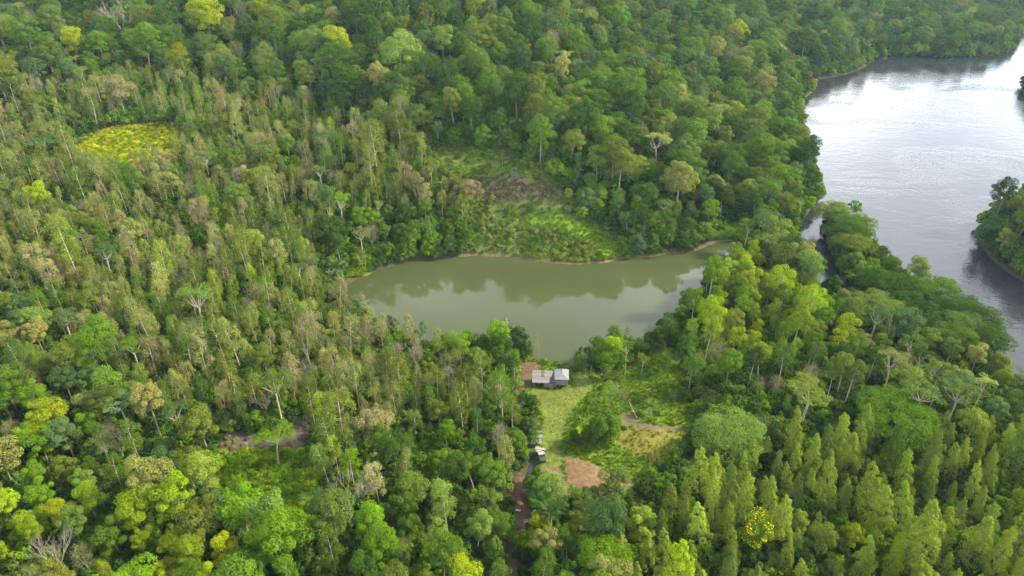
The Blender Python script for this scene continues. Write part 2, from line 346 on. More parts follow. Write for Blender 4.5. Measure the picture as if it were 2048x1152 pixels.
def np_mesh(me, V, Q):
    me.vertices.add(len(V)); me.vertices.foreach_set('co', np.ascontiguousarray(V, np.float32).ravel())
    k = Q.shape[1]; me.loops.add(Q.size); me.loops.foreach_set('vertex_index', np.ascontiguousarray(Q, np.int32).ravel())
    me.polygons.add(len(Q)); me.polygons.foreach_set('loop_start', np.arange(0, Q.size, k, dtype=np.int32)); me.polygons.foreach_set('loop_total', np.full(len(Q), k, np.int32))
    me.update(calc_edges=True)
np_mesh(me, V, Q)
me.polygons.foreach_set('use_smooth', np.ones(len(Q), bool))
ca = me.attributes.new('cover', 'FLOAT_COLOR', 'POINT'); ca.data.foreach_set('color', np.concatenate([cov.reshape(-1, 3), np.ones((nx * ny, 1))], 1).astype(np.float32).ravel())
me.materials.append(ground_material())
go = bpy.data.objects.new('ground', me); C.objects.link(go); go['kind'] = 'structure'
def sheet(name, x0, x1, y0, y1, z, m):
    b = MB(); b.add([(x0, y0, z), (x1, y0, z), (x1, y1, z), (x0, y1, z)], [(0, 1, 2, 3)])
    o = b.build(name, m); o['kind'] = 'structure'; return o
POND_M = water_material('pond_water', (.037, .048, .018), .04, 2.5, .6, .06, .02)
RIVER_M = water_material('river_water', (.016, .018, .020), .06, .55, .10, .42, .26, 1.9)
sheet('pond_water', POND[:, 0].min() - 4, POND[:, 0].max() + 4, POND[:, 1].min() - 4, POND[:, 1].max() + 4, 0.0, POND_M)
sheet('river_water', RIVER[:, 0].min() - 6, 1500, RIVER[:, 1].min() - 10, 1300, -0.06, RIVER_M)
b = MB(); cz = height(CREEK[:, 0], CREEK[:, 1])
cl, cr_ = [], []
for i in range(len(CREEK)):
    d = CREEK[min(i + 1, len(CREEK) - 1)] - CREEK[max(i - 1, 0)]; d /= np.linalg.norm(d); nrm = np.array([-d[1], d[0]])
    cl.append((*(CREEK[i] + nrm * 1.1), cz[i] + .3)); cr_.append((*(CREEK[i] - nrm * 1.1), cz[i] + .3))
b.add(cl + cr_, [(i, i + 1, len(CREEK) + i + 1, len(CREEK) + i) for i in range(len(CREEK) - 1)])
o = b.build('creek_water', water_material('creek_water', (.02, .02, .022), .06, 2.0, .6, .15, .05)); o['kind'] = 'structure'

# ------------------------------------------------------------------ tree shapes
def cards_to_arrays(c, n, size, aspect):
    k = len(c); n = unit(n); rv = unit(rng.normal(size=(k, 3)))
    t = unit(np.cross(n, rv)); bt = np.cross(n, t)
    L = (size * .5)[:, None]; W = (size * .5 * aspect)[:, None]
    fold = n * W * .35
    v = np.stack([c - t * L, c + bt * W - fold, c + t * L, c - bt * W - fold], 1).reshape(-1, 3)
    i = np.arange(k)[:, None] * 4
    return v, np.concatenate([i + [0, 1, 2], i + [0, 2, 3]], 1).reshape(-1, 3)
class Crown:
    def __init__(s): s.c, s.n, s.s, s.a = [], [], [], []
    def lobe(s, c, rad, n, size, low=-.35, jitter=.42, up=.35, aspect=.6, fill=.25):
        n = n * 1.9; size = size * .76
        d = unit(rng.normal(size=(int(n * 1.6) + 8, 3))); d = d[d[:, 2] > low][:int(n)]
        rr = 1 - fill * rng.random(len(d)) ** 1.5 + rng.normal(0, .05, len(d))
        rad = np.array(rad, float); p = np.array(c) + d * rad * rr[:, None]
        nn = unit(d / rad) + jitter * rng.normal(size=d.shape) + np.array([0, 0, up])
        s.c.append(p); s.n.append(nn); s.s.append(size * rng.uniform(.65, 1.35, len(d))); s.a.append(np.full(len(d), aspect))
    def mesh(s, name):
        v, f = cards_to_arrays(np.concatenate(s.c), np.concatenate(s.n), np.concatenate(s.s), np.concatenate(s.a)[:, None][:, 0])
        return v, f
def dome_points(n, R_, H_, low=-.1):         # spread over the upper side of an ellipsoid
    i = np.arange(n) + .5; z = low + (1 - low) * (1 - i / n); ph = i * 2.39996 + rng.uniform(0, 6)
    r = np.sqrt(np.clip(1 - z * z, 0, 1))
    p = np.stack([r * np.cos(ph) * R_, r * np.sin(ph) * R_, z * H_], 1)
    return p * rng.uniform(.8, 1.08, (n, 1))
def limb(b, p0, p1, r0, r1, bend=.12, mi=0, n=5, k=4):
    p0, p1 = np.array(p0, float), np.array(p1, float); L = np.linalg.norm(p1 - p0)
    off = rng.normal(size=3) * L * bend; pts, rad = [], []
    for i in range(k + 1):
        t = i / k; pts.append(p0 + (p1 - p0) * t + off * math.sin(math.pi * t) * .6 - np.array([0, 0, L * .10 * math.sin(math.pi * t)])); rad.append(r0 + (r1 - r0) * t)
    b.tube(pts, rad, n, mi, cap=False)
def branch_tree(b, p, d, L, r, depth, spread, mi=0, up=.15, nmin=2, nmax=4):
    p = np.array(p, float); d = unit(np.array(d, float)); pts = [p]; q = p
    for i in range(3):
        d = unit(d + rng.normal(0, .13, 3) + np.array([0, 0, up * .3])); q = q + d * L / 3; pts.append(q)
    b.tube(pts, [r, r * .85, r * .7, r * .55], 5 if depth > 2 else 3, mi, cap=False)
    if depth == 0: return
    for k in range(rng.integers(nmin, nmax + 1)):
        nd = unit(d + spread * rng.normal(0, 1, 3) * [1, 1, .7] + np.array([0, 0, up]))
        at = pts[3] if k < 2 else pts[2]
        branch_tree(b, at, nd, L * rng.uniform(.55, .85), r * .55, depth - 1, spread, mi, up, nmin, nmax)

def make_rain(seed):                         # tall tree with a cauliflower crown, 22 m
    cr, tb = Crown(), MB(); Hh = 22; R_ = rng.uniform(4.3, 5.8); cz = Hh - R_ * 1.2
    pts = dome_points(rng.integers(19, 27), R_ * .78, R_ * 1.0, -.85)
    for p in pts:
        if rng.random() < .12: continue
        p *= rng.uniform(.85, 1.15); r = R_ * rng.uniform(.2, .48); cr.lobe(p + [0, 0, cz], (r, r, r * .85), 200, .52, low=-.5)
    cr.lobe((0, 0, cz), (R_ * .6, R_ * .6, R_ * .55), 160, .8, low=-.8)
    limb(tb, (0, 0, -.6), (rng.normal(0, .4), rng.normal(0, .4), cz - R_ * .3), .34, .2, .03)
    for p in pts[::3]: limb(tb, (0, 0, cz - R_ * .35), p * .8 + [0, 0, cz], .16, .05)
    return cr, tb, BARK_GREY
def make_broad(seed):                        # round broadleaf, 12 m
    cr, tb = Crown(), MB(); Hh = 12; R_ = rng.uniform(2.8, 3.8); cz = Hh - R_ * 1.05
    pts = dome_points(rng.integers(13, 20), R_ * .74, R_ * .95, -.6)
    for p in pts:
        if rng.random() < .16: continue
        p *= rng.uniform(.8, 1.2); r = R_ * rng.uniform(.2, .5); cr.lobe(p + [0, 0, cz], (r, r, r * .85), 230, .39, low=-.5)
    cr.lobe((0, 0, cz - .3), (R_ * .6, R_ * .6, R_ * .8), 150, .6, low=-.9)
    limb(tb, (0, 0, -.5), (0, 0, cz - R_ * .3), .22, .14, .04)
    for p in pts[::4]: limb(tb, (0, 0, cz - R_ * .4), p * .8 + [0, 0, cz], .11, .03)
    return cr, tb, BARK_GREY
def make_conical(seed):                      # plantation tree, a tufted plume, 15 m
    cr, tb = Crown(), MB(); Hh = 15; R_ = rng.uniform(2.3, 3.1); lean = rng.normal(0, .25, 2)
    limb(tb, (0, 0, -.4), (lean[0], lean[1], Hh * .96), .16, .03, .01)
    nl = 46
    for i in range(nl):
        t = .16 + .80 * (i + rng.random() * .6) / nl; ph = i * 2.4 + rng.normal(0, .4)
        rr = R_ * (1 - t) ** .6 * (1 + .22 * math.sin(i * 1.7 + seed)) * (.55 + .45 * min(1, (t - .08) * 5)) * rng.uniform(.75, 1.2)
        r = (.38 + .52 * (1 - t)) * rng.uniform(.65, 1.3)
        c = (rr * .72 * math.cos(ph) + lean[0] * t, rr * .72 * math.sin(ph) + lean[1] * t, Hh * t)
        cr.lobe(c, (r, r, r * 1.25), 62, .36, low=-.7, up=.5, jitter=.5, aspect=.42)
        if i % 3 == 0: tb.tube([(lean[0] * t, lean[1] * t, Hh * t - .5), c], [.04, .02], 3, cap=False)
    cr.lobe((lean[0], lean[1], Hh * .97), (.28, .28, .8), 36, .3, low=-1, up=.7, aspect=.4)
    return cr, tb, BARK_GREY
def make_slender(seed):                      # thin secondary-forest tree with a feathery narrow crown and pale stem, 13 m
    cr, tb = Crown(), MB(); Hh = 13; R_ = rng.uniform(1.6, 2.6); z0 = rng.uniform(.28, .46); lean = rng.normal(0, .5, 2)
    ax = lambda t: np.array([lean[0] * t * t, lean[1] * t * t, Hh * t])
    tb.tube([ax(t) - [0, 0, .4 * (t == 0)] for t in (0, .25, .5, .75, .95)], [.12, .105, .085, .055, .03], 5, cap=False)
    nl = rng.integers(17, 24)
    for i in range(nl):
        t = z0 + (1 - z0) * (i + rng.random()) / nl; u = (t - z0) / (1 - z0); ph = i * 2.4 + rng.normal(0, .5)
        env = R_ * (math.sin(math.pi * min(1, .25 + .70 * u)) ** .5)
        p = ax(t) + [env * .75 * math.cos(ph), env * .75 * math.sin(ph), rng.normal(0, .2)]
        r = rng.uniform(.6, 1.1)
        cr.lobe(p, (r, r, r * 1.35), 74, .40, low=-.75, up=.5, jitter=.65, aspect=.38, fill=.7)
        if i % 2 == 0: tb.tube([ax(t - .07), p], [.045, .015], 3, cap=False)
    return cr, tb, BARK_PALE
def make_grove(seed):                        # straight pale stem with a rounded top, 14 m
    cr, tb = Crown(), MB(); Hh = 14; R_ = rng.uniform(1.7, 2.5); lean = rng.normal(0, .5, 2)
    top = np.array([lean[0], lean[1], Hh - R_ * 1.2])
    tb.tube([(0, 0, -.4), top * .4, top * .75, top], [.16, .13, .11, .07], 5, cap=False)
    for p in dome_points(rng.integers(10, 15), R_ * .8, R_ * 1.25, -.75):
        r = R_ * rng.uniform(.3, .5); cr.lobe(p + top, (r, r, r), 125, .42, low=-.5, up=.5, jitter=.7, aspect=.5)
        if rng.random() < .5: tb.tube([top - [0, 0, 1.5], p * .8 + top], [.05, .02], 3, cap=False)
    return cr, tb, BARK_PALE
def make_spreading(seed):                    # wide layered dark crown, 14 m high, 15 m wide
    cr, tb = Crown(), MB(); Hh = 14; R_ = rng.uniform(6.2, 7.8); cz = Hh - 4.2
    for k, (ring, z, n) in enumerate([(.0, 2.9, 1), (.36, 2.6, 6), (.68, 1.8, 11), (.97, .4, 15), (.8, -1.2, 9)]):
        for j in range(n):
            if rng.random() < .14: continue
            a = 2 * math.pi * (j + rng.random() * .7) / n + k; r = rng.uniform(1.1, 2.4); q = ring * rng.uniform(.85, 1.1)
            cr.lobe((R_ * q * math.cos(a), R_ * q * math.sin(a), cz + z + rng.normal(0, .6)), (r * 1.25, r * 1.25, r * .6), 190, .46, low=-.3, up=.6, jitter=.45)
    cr.lobe((0, 0, cz - .8), (R_ * .6, R_ * .6, 2.0), 200, .8, low=-.5)
    limb(tb, (0, 0, -.6), (0, 0, cz - 3), .42, .3, .05)
    for j in range(7):
        a = j * .9; limb(tb, (0, 0, cz - 3.2), (R_ * .7 * math.cos(a), R_ * .7 * math.sin(a), cz + 1.2), .2, .05)
    return cr, tb, BARK_GREY
def make_umbrella(seed):                     # pale trunk forking into a thin flat crown, 15 m
    cr, tb = Crown(), MB(); Hh = 15; R_ = rng.uniform(2.8, 3.9); fork = np.array([rng.normal(0, .5), rng.normal(0, .5), Hh * .62])
    tb.tube([(0, 0, -.5), fork * .5 + [.2, 0, 0], fork], [.26, .21, .18], 6, cap=False)
    for j in range(7):
        a = j * 2.4 + rng.normal(0, .3); q = .25 + .7 * ((j + .5) / 7) ** .6
        p = fork + [R_ * q * math.cos(a), R_ * q * math.sin(a), Hh * .30 * (1.05 - .35 * q)]
        limb(tb, fork, p, .11, .035, .08)
        for h in range(3):
            pp = p + rng.normal(0, 1, 3) * [.9, .9, .25]; r = rng.uniform(.6, 1.1)
            cr.lobe(pp, (r * 1.25, r * 1.25, r * .5), 70, .38, low=-.25, up=.7, jitter=.5, fill=.4)
            tb.tube([p, pp], [.035, .015], 3, cap=False)
    return cr, tb, BARK_PALE
def make_bushy(seed):                        # dense leafy dome down to the ground, 8 m
    cr, tb = Crown(), MB(); R_ = rng.uniform(2.4, 3.2); cz = 3.8
    pts = dome_points(rng.integers(16, 22), R_ * .8, 3.4, -.9)
    for p in pts:
        r = R_ * rng.uniform(.28, .46); cr.lobe(p + [0, 0, cz], (r, r, r), 200, .38, low=-.5)
    cr.lobe((0, 0, cz), (R_ * .7, R_ * .7, 3), 150, .6, low=-1)
    for j in range(4): limb(tb, (rng.normal(0, .3), rng.normal(0, .3), -.4), pts[j * 3] * .7 + [0, 0, cz], .12, .04)
    return cr, tb, BARK_GREY
def make_bare(seed):                         # leafless branching tree, 12 m
    tb = MB(); d0 = np.array([rng.normal(0, .06), rng.normal(0, .06), 1])
    tb.tube([(0, 0, -.5), d0 * 2.2, d0 * 4.6], [.26, .22, .19], 6, cap=False)
    for k in range(4):
        branch_tree(tb, d0 * (3.4 + .4 * k), (math.cos(k * 1.7) * .7, math.sin(k * 1.7) * .7, 1), rng.uniform(2.6, 3.4), .13, 4, .42, up=.22)
    return None, tb, BARK_DEAD
def make_wispy(seed):                        # almost leafless tree: many upright twigs and a thin grey-brown veil, 11 m
    cr, tb = Crown(), MB(); R_ = rng.uniform(1.9, 2.7)
    tb.tube([(0, 0, -.4), (0, 0, 3), (.1, .1, 5)], [.16, .14, .12], 5, cap=False)
    for k in range(5):
        branch_tree(tb, (0, 0, 3 + .4 * k), (math.cos(k * 1.3) * .5, math.sin(k * 1.3) * .5, 1), rng.uniform(2., 2.7), .07, 3, .32, up=.35)
    for p in dome_points(16, R_ * .8, 3.4, -.6):
        r = rng.uniform(.8, 1.3); cr.lobe(p + [0, 0, 7.6], (r, r, r * 1.4), 62, .46, low=-.9, up=.4, jitter=1.1, aspect=.14, fill=.9)
    return cr, tb, TWIG
def make_shrub(seed):
    cr, tb = Crown(), MB(); R_ = rng.uniform(.8, 1.3)
    for p in dome_points(7, R_ * .75, R_ * .8, -.3):
        r = R_ * rng.uniform(.35, .55); cr.lobe(p + [0, 0, R_ * .7], (r, r, r * .9), 44, .36, low=-.4, up=.5)
    for j in range(3): tb.tube([(0, 0, -.2), (rng.normal(0, .4), rng.normal(0, .4), R_)], [.04, .015], 3, cap=False)
    return cr, tb, BARK_GREY
def make_tuft(seed):                         # spray of long blades
    cr, tb = Crown(), MB(); k = 26
    a = rng.uniform(0, 6.283, k); out = rng.uniform(.1, .8, k); d = np.stack([np.cos(a) * out, np.sin(a) * out, np.full(k, .35) + .3 * rng.random(k)], 1)
    cr.c.append(d * .55); cr.n.append(np.cross(d, np.stack([-np.sin(a), np.cos(a), 0 * a], 1)) * 1.0 + rng.normal(0, .25, (k, 3))); cr.s.append(rng.uniform(.3, .6, k)); cr.a.append(np.full(k, .35))
    return cr, tb, BARK_GREY

def mesh_of(cr, tb, bark, name):
    crown = trunk = joined = None
    vs, fs, ms, nv = [], [], [], 0
    if cr is not None and cr.c:
        v, f = cr.mesh(name); crown = bpy.data.meshes.new(name + '_crown'); np_mesh(crown, v, f); crown.materials.append(LEAF)
        vs.append(v); fs.append(f); ms.append(np.zeros(len(f), np.int32)); nv = len(v)
    if tb.v:
        trunk = tb.mesh(name + '_trunk', bark)
        v = np.array(tb.v, float); f = []
        for q in tb.f: f += [(q[0], q[i], q[i + 1]) for i in range(1, len(q) - 1)]
        f = np.array(f) + nv; vs.append(v); fs.append(f); ms.append(np.ones(len(f), np.int32))
    joined = bpy.data.meshes.new(name); np_mesh(joined, np.concatenate(vs), np.concatenate(fs))
    joined.materials.append(LEAF); joined.materials.append(bark); joined.polygons.foreach_set('material_index', np.concatenate(ms))
    for m_ in (trunk,):
        if m_: m_.polygons.foreach_set('use_smooth', np.ones(len(m_.polygons), bool))
    return crown, trunk, joined
KIND = {}                                    # kind -> shapes and their height
for k, fn, n, hh, cat, plural, word in [
    ('rainforest_tree', make_rain, 8, 22, 'tree', 'tall rainforest trees', 'rainforest tree'), ('broadleaf_tree', make_broad, 9, 12, 'tree', 'round broadleaf trees', 'round broadleaf tree'),
    ('conical_tree', make_conical, 9, 15, 'tree', 'pointed plantation trees', 'pointed plantation tree'), ('slender_tree', make_slender, 8, 13, 'tree', 'slim trees of the regrowth', 'slim tree'),
    ('grove_tree', make_grove, 5, 14, 'tree', 'straight pale-stemmed trees', 'pale-stemmed tree'), ('spreading_tree', make_spreading, 4, 14, 'tree', 'spreading trees', 'spreading tree'),
    ('umbrella_tree', make_umbrella, 4, 15, 'tree', 'flat-crowned pale trees', 'flat-crowned tree'), ('bushy_tree', make_bushy, 4, 8, 'tree', 'low bushy trees', 'bushy tree'),
    ('bare_tree', make_bare, 4, 12, 'dead tree', 'dead leafless trees', 'dead branching tree'), ('wispy_tree', make_wispy, 5, 11, 'tree', 'near-leafless trees', 'near-leafless tree'),
    ('shrub', make_shrub, 4, 2, 'shrub', 'shrubs', 'shrub'), ('tuft', make_tuft, 3, .6, 'grass', '', '')]:
    KIND[k] = dict(meshes=[mesh_of(*fn(i), f'{k}_{i}') for i in range(n)], h=hh, cat=cat, plural=plural, word=word)

# ------------------------------------------------------------------ leaf colours (albedo) and their words
COL = {'dark green': (.032, .068, .010), 'mid green': (.053, .106, .011), 'blue-green': (.048, .092, .030), 'olive': (.082, .114, .017), 'pale olive': (.134, .162, .044), 'tan': (.156, .158, .072),
       'grey-brown': (.136, .134, .092), 'fresh green': (.074, .145, .007), 'lime green': (.120, .192, .007), 'yellow-green': (.152, .205, .007), 'light green': (.130, .192, .022), 'soft green': (.075, .126, .023), 'deep green': (.024, .055, .010), 'fern yellow': (.29, .31, .008), 'pea green': (.094, .162, .028), 'umber': (.066, .058, .036)}
def pick(d):
    ks = list(d); w = np.array([d[k] for k in ks], float); return ks[int(rng.choice(len(ks), p=w / w.sum()))]
REGION = {   # kinds and colours with their weights, spacing (m), height factor
 'plantation': (dict(conical_tree=97, broadleaf_tree=2, bushy_tree=1), dict(zip(('light green', 'olive', 'soft green', 'mid green', 'lime green'), (80, 1, 12, 4, 3))), 3.5, .80),
 'regrowth': (dict(slender_tree=80, broadleaf_tree=9, wispy_tree=6, bare_tree=.8, umbrella_tree=2, bushy_tree=5), dict(zip(('olive', 'pale olive', 'tan', 'mid green', 'soft green', 'light green', 'grey-brown', 'lime green'), (30, 25, 8, 14, 13, 6, 5, 1.2))), 3.4, .95),
 'dry_regrowth': (dict(slender_tree=62, wispy_tree=28, bare_tree=2, bushy_tree=5), dict(zip(('pale olive', 'tan', 'grey-brown', 'olive', 'light green', 'mid green'), (24, 20, 22, 20, 8, 4))), 3.7, .85),
 'rainforest': (dict(rainforest_tree=62, umbrella_tree=3, wispy_tree=2, bare_tree=1.2, broadleaf_tree=30), dict(zip(('dark green', 'mid green', 'soft green', 'blue-green', 'olive', 'pale olive', 'grey-brown', 'yellow-green', 'fresh green'), (24, 24, 17, 13, 13, 5, .4, 1.5, 3))), 4.9, .79),
 'far_forest': (dict(rainforest_tree=96, bare_tree=2, umbrella_tree=2), dict(zip(('dark green', 'mid green', 'soft green', 'blue-green', 'olive', 'pale olive'), (30, 26, 16, 16, 9, 3))), 6.0, .82),
 'mixed': (dict(broadleaf_tree=54, slender_tree=24, bushy_tree=13, wispy_tree=6, umbrella_tree=2), dict(zip(('mid green', 'soft green', 'olive', 'fresh green', 'dark green', 'pale olive', 'blue-green', 'grey-brown', 'yellow-green'), (22, 17, 17, 12, 11, 8, 7, 3, 1))), 4.6, .95),
 'bright': (dict(broadleaf_tree=66, bushy_tree=18, slender_tree=8, wispy_tree=8), dict(zip(('lime green', 'yellow-green', 'fresh green', 'mid green', 'soft green', 'grey-brown', 'pale olive'), (28, 26, 20, 10, 7, 6, 3))), 4.6, .95),
 'grove': (dict(grove_tree=80, slender_tree=8, broadleaf_tree=10, bare_tree=2), dict(zip(('lime green', 'yellow-green', 'fresh green', 'light green', 'mid green'), (34, 18, 26, 12, 10))), 3.7, .95),
 'grove_edge': (dict(grove_tree=62, wispy_tree=5, broadleaf_tree=20, slender_tree=13), dict(zip(('mid green', 'fresh green', 'soft green', 'light green', 'dark green'), (34, 20, 18, 12, 16))), 3.7, .9),
 'peninsula': (dict(spreading_tree=62, rainforest_tree=10, broadleaf_tree=28), dict(zip(('dark green', 'mid green', 'soft green', 'olive', 'deep green'), (28, 30, 18, 18, 6))), 5.2, .88),
 'belt': (dict(broadleaf_tree=46, spreading_tree=7, umbrella_tree=15, rainforest_tree=8, wispy_tree=8, slender_tree=12), dict(zip(('soft green', 'blue-green', 'mid green', 'dark green', 'olive', 'pale olive', 'fresh green', 'grey-brown'), (22, 20, 18, 14, 12, 6, 5, 3))), 5.6, .95),
 'hillside': (dict(bushy_tree=50, slender_tree=50), dict(zip(('light green', 'pale olive', 'mid green', 'soft green', 'fresh green'), (1, 1, 1, 1, 1))), 3.9, .46),
 'low_bush': (dict(bushy_tree=82, wispy_tree=8, slender_tree=10), dict(zip(('mid green', 'dark green', 'soft green', 'olive', 'fresh green', 'blue-green'), (26, 24, 18, 14, 12, 6))), 3.9, .58),
 'shore_bushes': (dict(bushy_tree=48, broadleaf_tree=52), dict(zip(('fresh green', 'mid green', 'dark green', 'lime green'), (40, 30, 20, 8))), 3.9, .8),
 'far_shore': (dict(bushy_tree=34, broadleaf_tree=48, slender_tree=12, umbrella_tree=6), dict(zip(('mid green', 'dark green', 'fresh green', 'soft green', 'olive', 'blue-green'), (28, 24, 16, 12, 10, 8))), 4.6, 1.0),
}
ZONES = [   # first that holds the tree's foot, in picture pixels
 ('plantation', P((1235,1190),(1255,1110),(1290,1050),(1335,1008),(1390,980),(1460,925),(1560,915),(1680,905),(1800,880),(1900,890),(2010,890),(2400,890),(2500,1500),(1235,1500))),
 ('peninsula', P((1640,415),(1668,432),(1720,470),(1800,540),(1860,580),(1940,630),(2050,700),(2150,800),(2060,800),(1960,735),(1880,725),(1800,690),(1740,640),(1725,600),(1690,520),(1650,460))),
 ('grove', P((1370,640),(1400,590),(1450,555),(1500,555),(1560,600),(1640,640),(1690,690),(1700,745),(1620,770),(1520,760),(1420,745),(1370,720))),
 ('low_bush', P((1365,775),(1440,785),(1560,800),(1700,850),(1700,912),(1560,930),(1390,1000),(1290,1075),(1258,1065),(1272,985),(1340,945),(1385,865),(1412,835))),
 ('grove_edge', P((1370,720),(1420,745),(1520,760),(1620,770),(1700,745),(1740,760),(1690,840),(1560,860),(1450,850),(1410,830),(1372,790))),
 ('shore_bushes', P((905,690),(960,690),(1020,690),(1048,712),(1030,770),(1040,800),(1000,800),(960,770),(915,740))),
 ('shore_bushes', P((1152,736),(1170,742),(1225,742),(1262,720),(1250,705),(1290,690),(1340,668),(1390,645),(1380,690),(1345,690),(1295,705),(1262,750),(1190,755))),
 ('belt', P((1690,640),(1800,690),(1880,725),(1960,735),(2060,800),(2200,860),(2200,900),(1980,900),(1880,880),(1690,900),(1560,910),(1400,935),(1350,930),(1400,860),(1560,862),(1700,840),(1745,755))),
 ('dry_regrowth', P((690,600),(760,655),(860,690),(910,690),(960,800),(900,850),(800,790),(700,800),(560,790),(520,720),(640,680),(640,620))),
 ('dry_regrowth', P((280,460),(400,430),(440,500),(420,600),(340,560))),
 ('bright', P((-400,830),(0,830),(90,850),(135,920),(150,1020),(280,1060),(330,1110),(480,1125),(470,1300),(-500,1500))),
 ('bright', P((250,1090),(300,1040),(400,1080),(330,1180),(200,1180))),
 ('mixed', P((-500,600),(0,590),(150,690),(270,780),(300,860),(430,900),(470,1010),(640,1010),(760,905),(860,880),(960,870),(1060,850),(1075,950),(1100,1020),(1240,1010),(1240,1500),(-700,1700),(-1400,800))),
 ('far_shore', P((640,600),(690,560),(745,548),(800,532),(905,520),(930,512),(920,470),(860,440),(780,440),(680,460),(620,520))),
 ('far_shore', P((1252,520),(1400,500),(1440,478),(1500,486),(1560,470),(1600,480),(1600,560),(1500,555),(1480,500),(1400,430),(1330,440),(1250,470))),
 ('regrowth', P((-700,300),(0,255),(60,200),(160,190),(330,170),(480,190),(560,215),(680,250),(740,300),(850,300),(850,360),(900,375),(945,420),(930,470),(860,440),(780,440),(680,460),(620,520),(640,600),(700,640),(850,700),(960,790),(1010,800),(1030,850),(960,870),(860,880),(760,905),(640,1010),(640,905),(430,905),(300,860),(270,780),(150,690),(0,590),(-500,600))),
]
NO_TREES = ('meadow', 'path', 'hill_meadow', 'yellow_clear', 'low_clear', 'bare_strip', 'slope_bare', 'cove_grass', 'shore_bright', 'canoe_gap', 'canoe_view', 'shack_view', 'dirt_view', 'truck_view')

trees = []      # dicts: kind, x, y, z, s, sz, rz, col, tint, name
taken = {}
def free(x, y, r):
    i, j = int(x // 4), int(y // 4)
    for a in range(i - 2, i + 3):
        for c in range(j - 2, j + 3):
            for (X, Y, rr) in taken.get((a, c), ()):
                if (X - x) ** 2 + (Y - y) ** 2 < (.5 * (r + rr)) ** 2: return False
    return True
def take(x, y, r): taken.setdefault((int(x // 4), int(y // 4)), []).append((x, y, r))
def tint_of(col, dv=.16):
    c = np.array(COL[col]); return tuple(float(q) for q in np.clip(c * np.exp(rng.normal(0, dv)) * np.exp(rng.normal(0, .035, 3)), .008, .4))
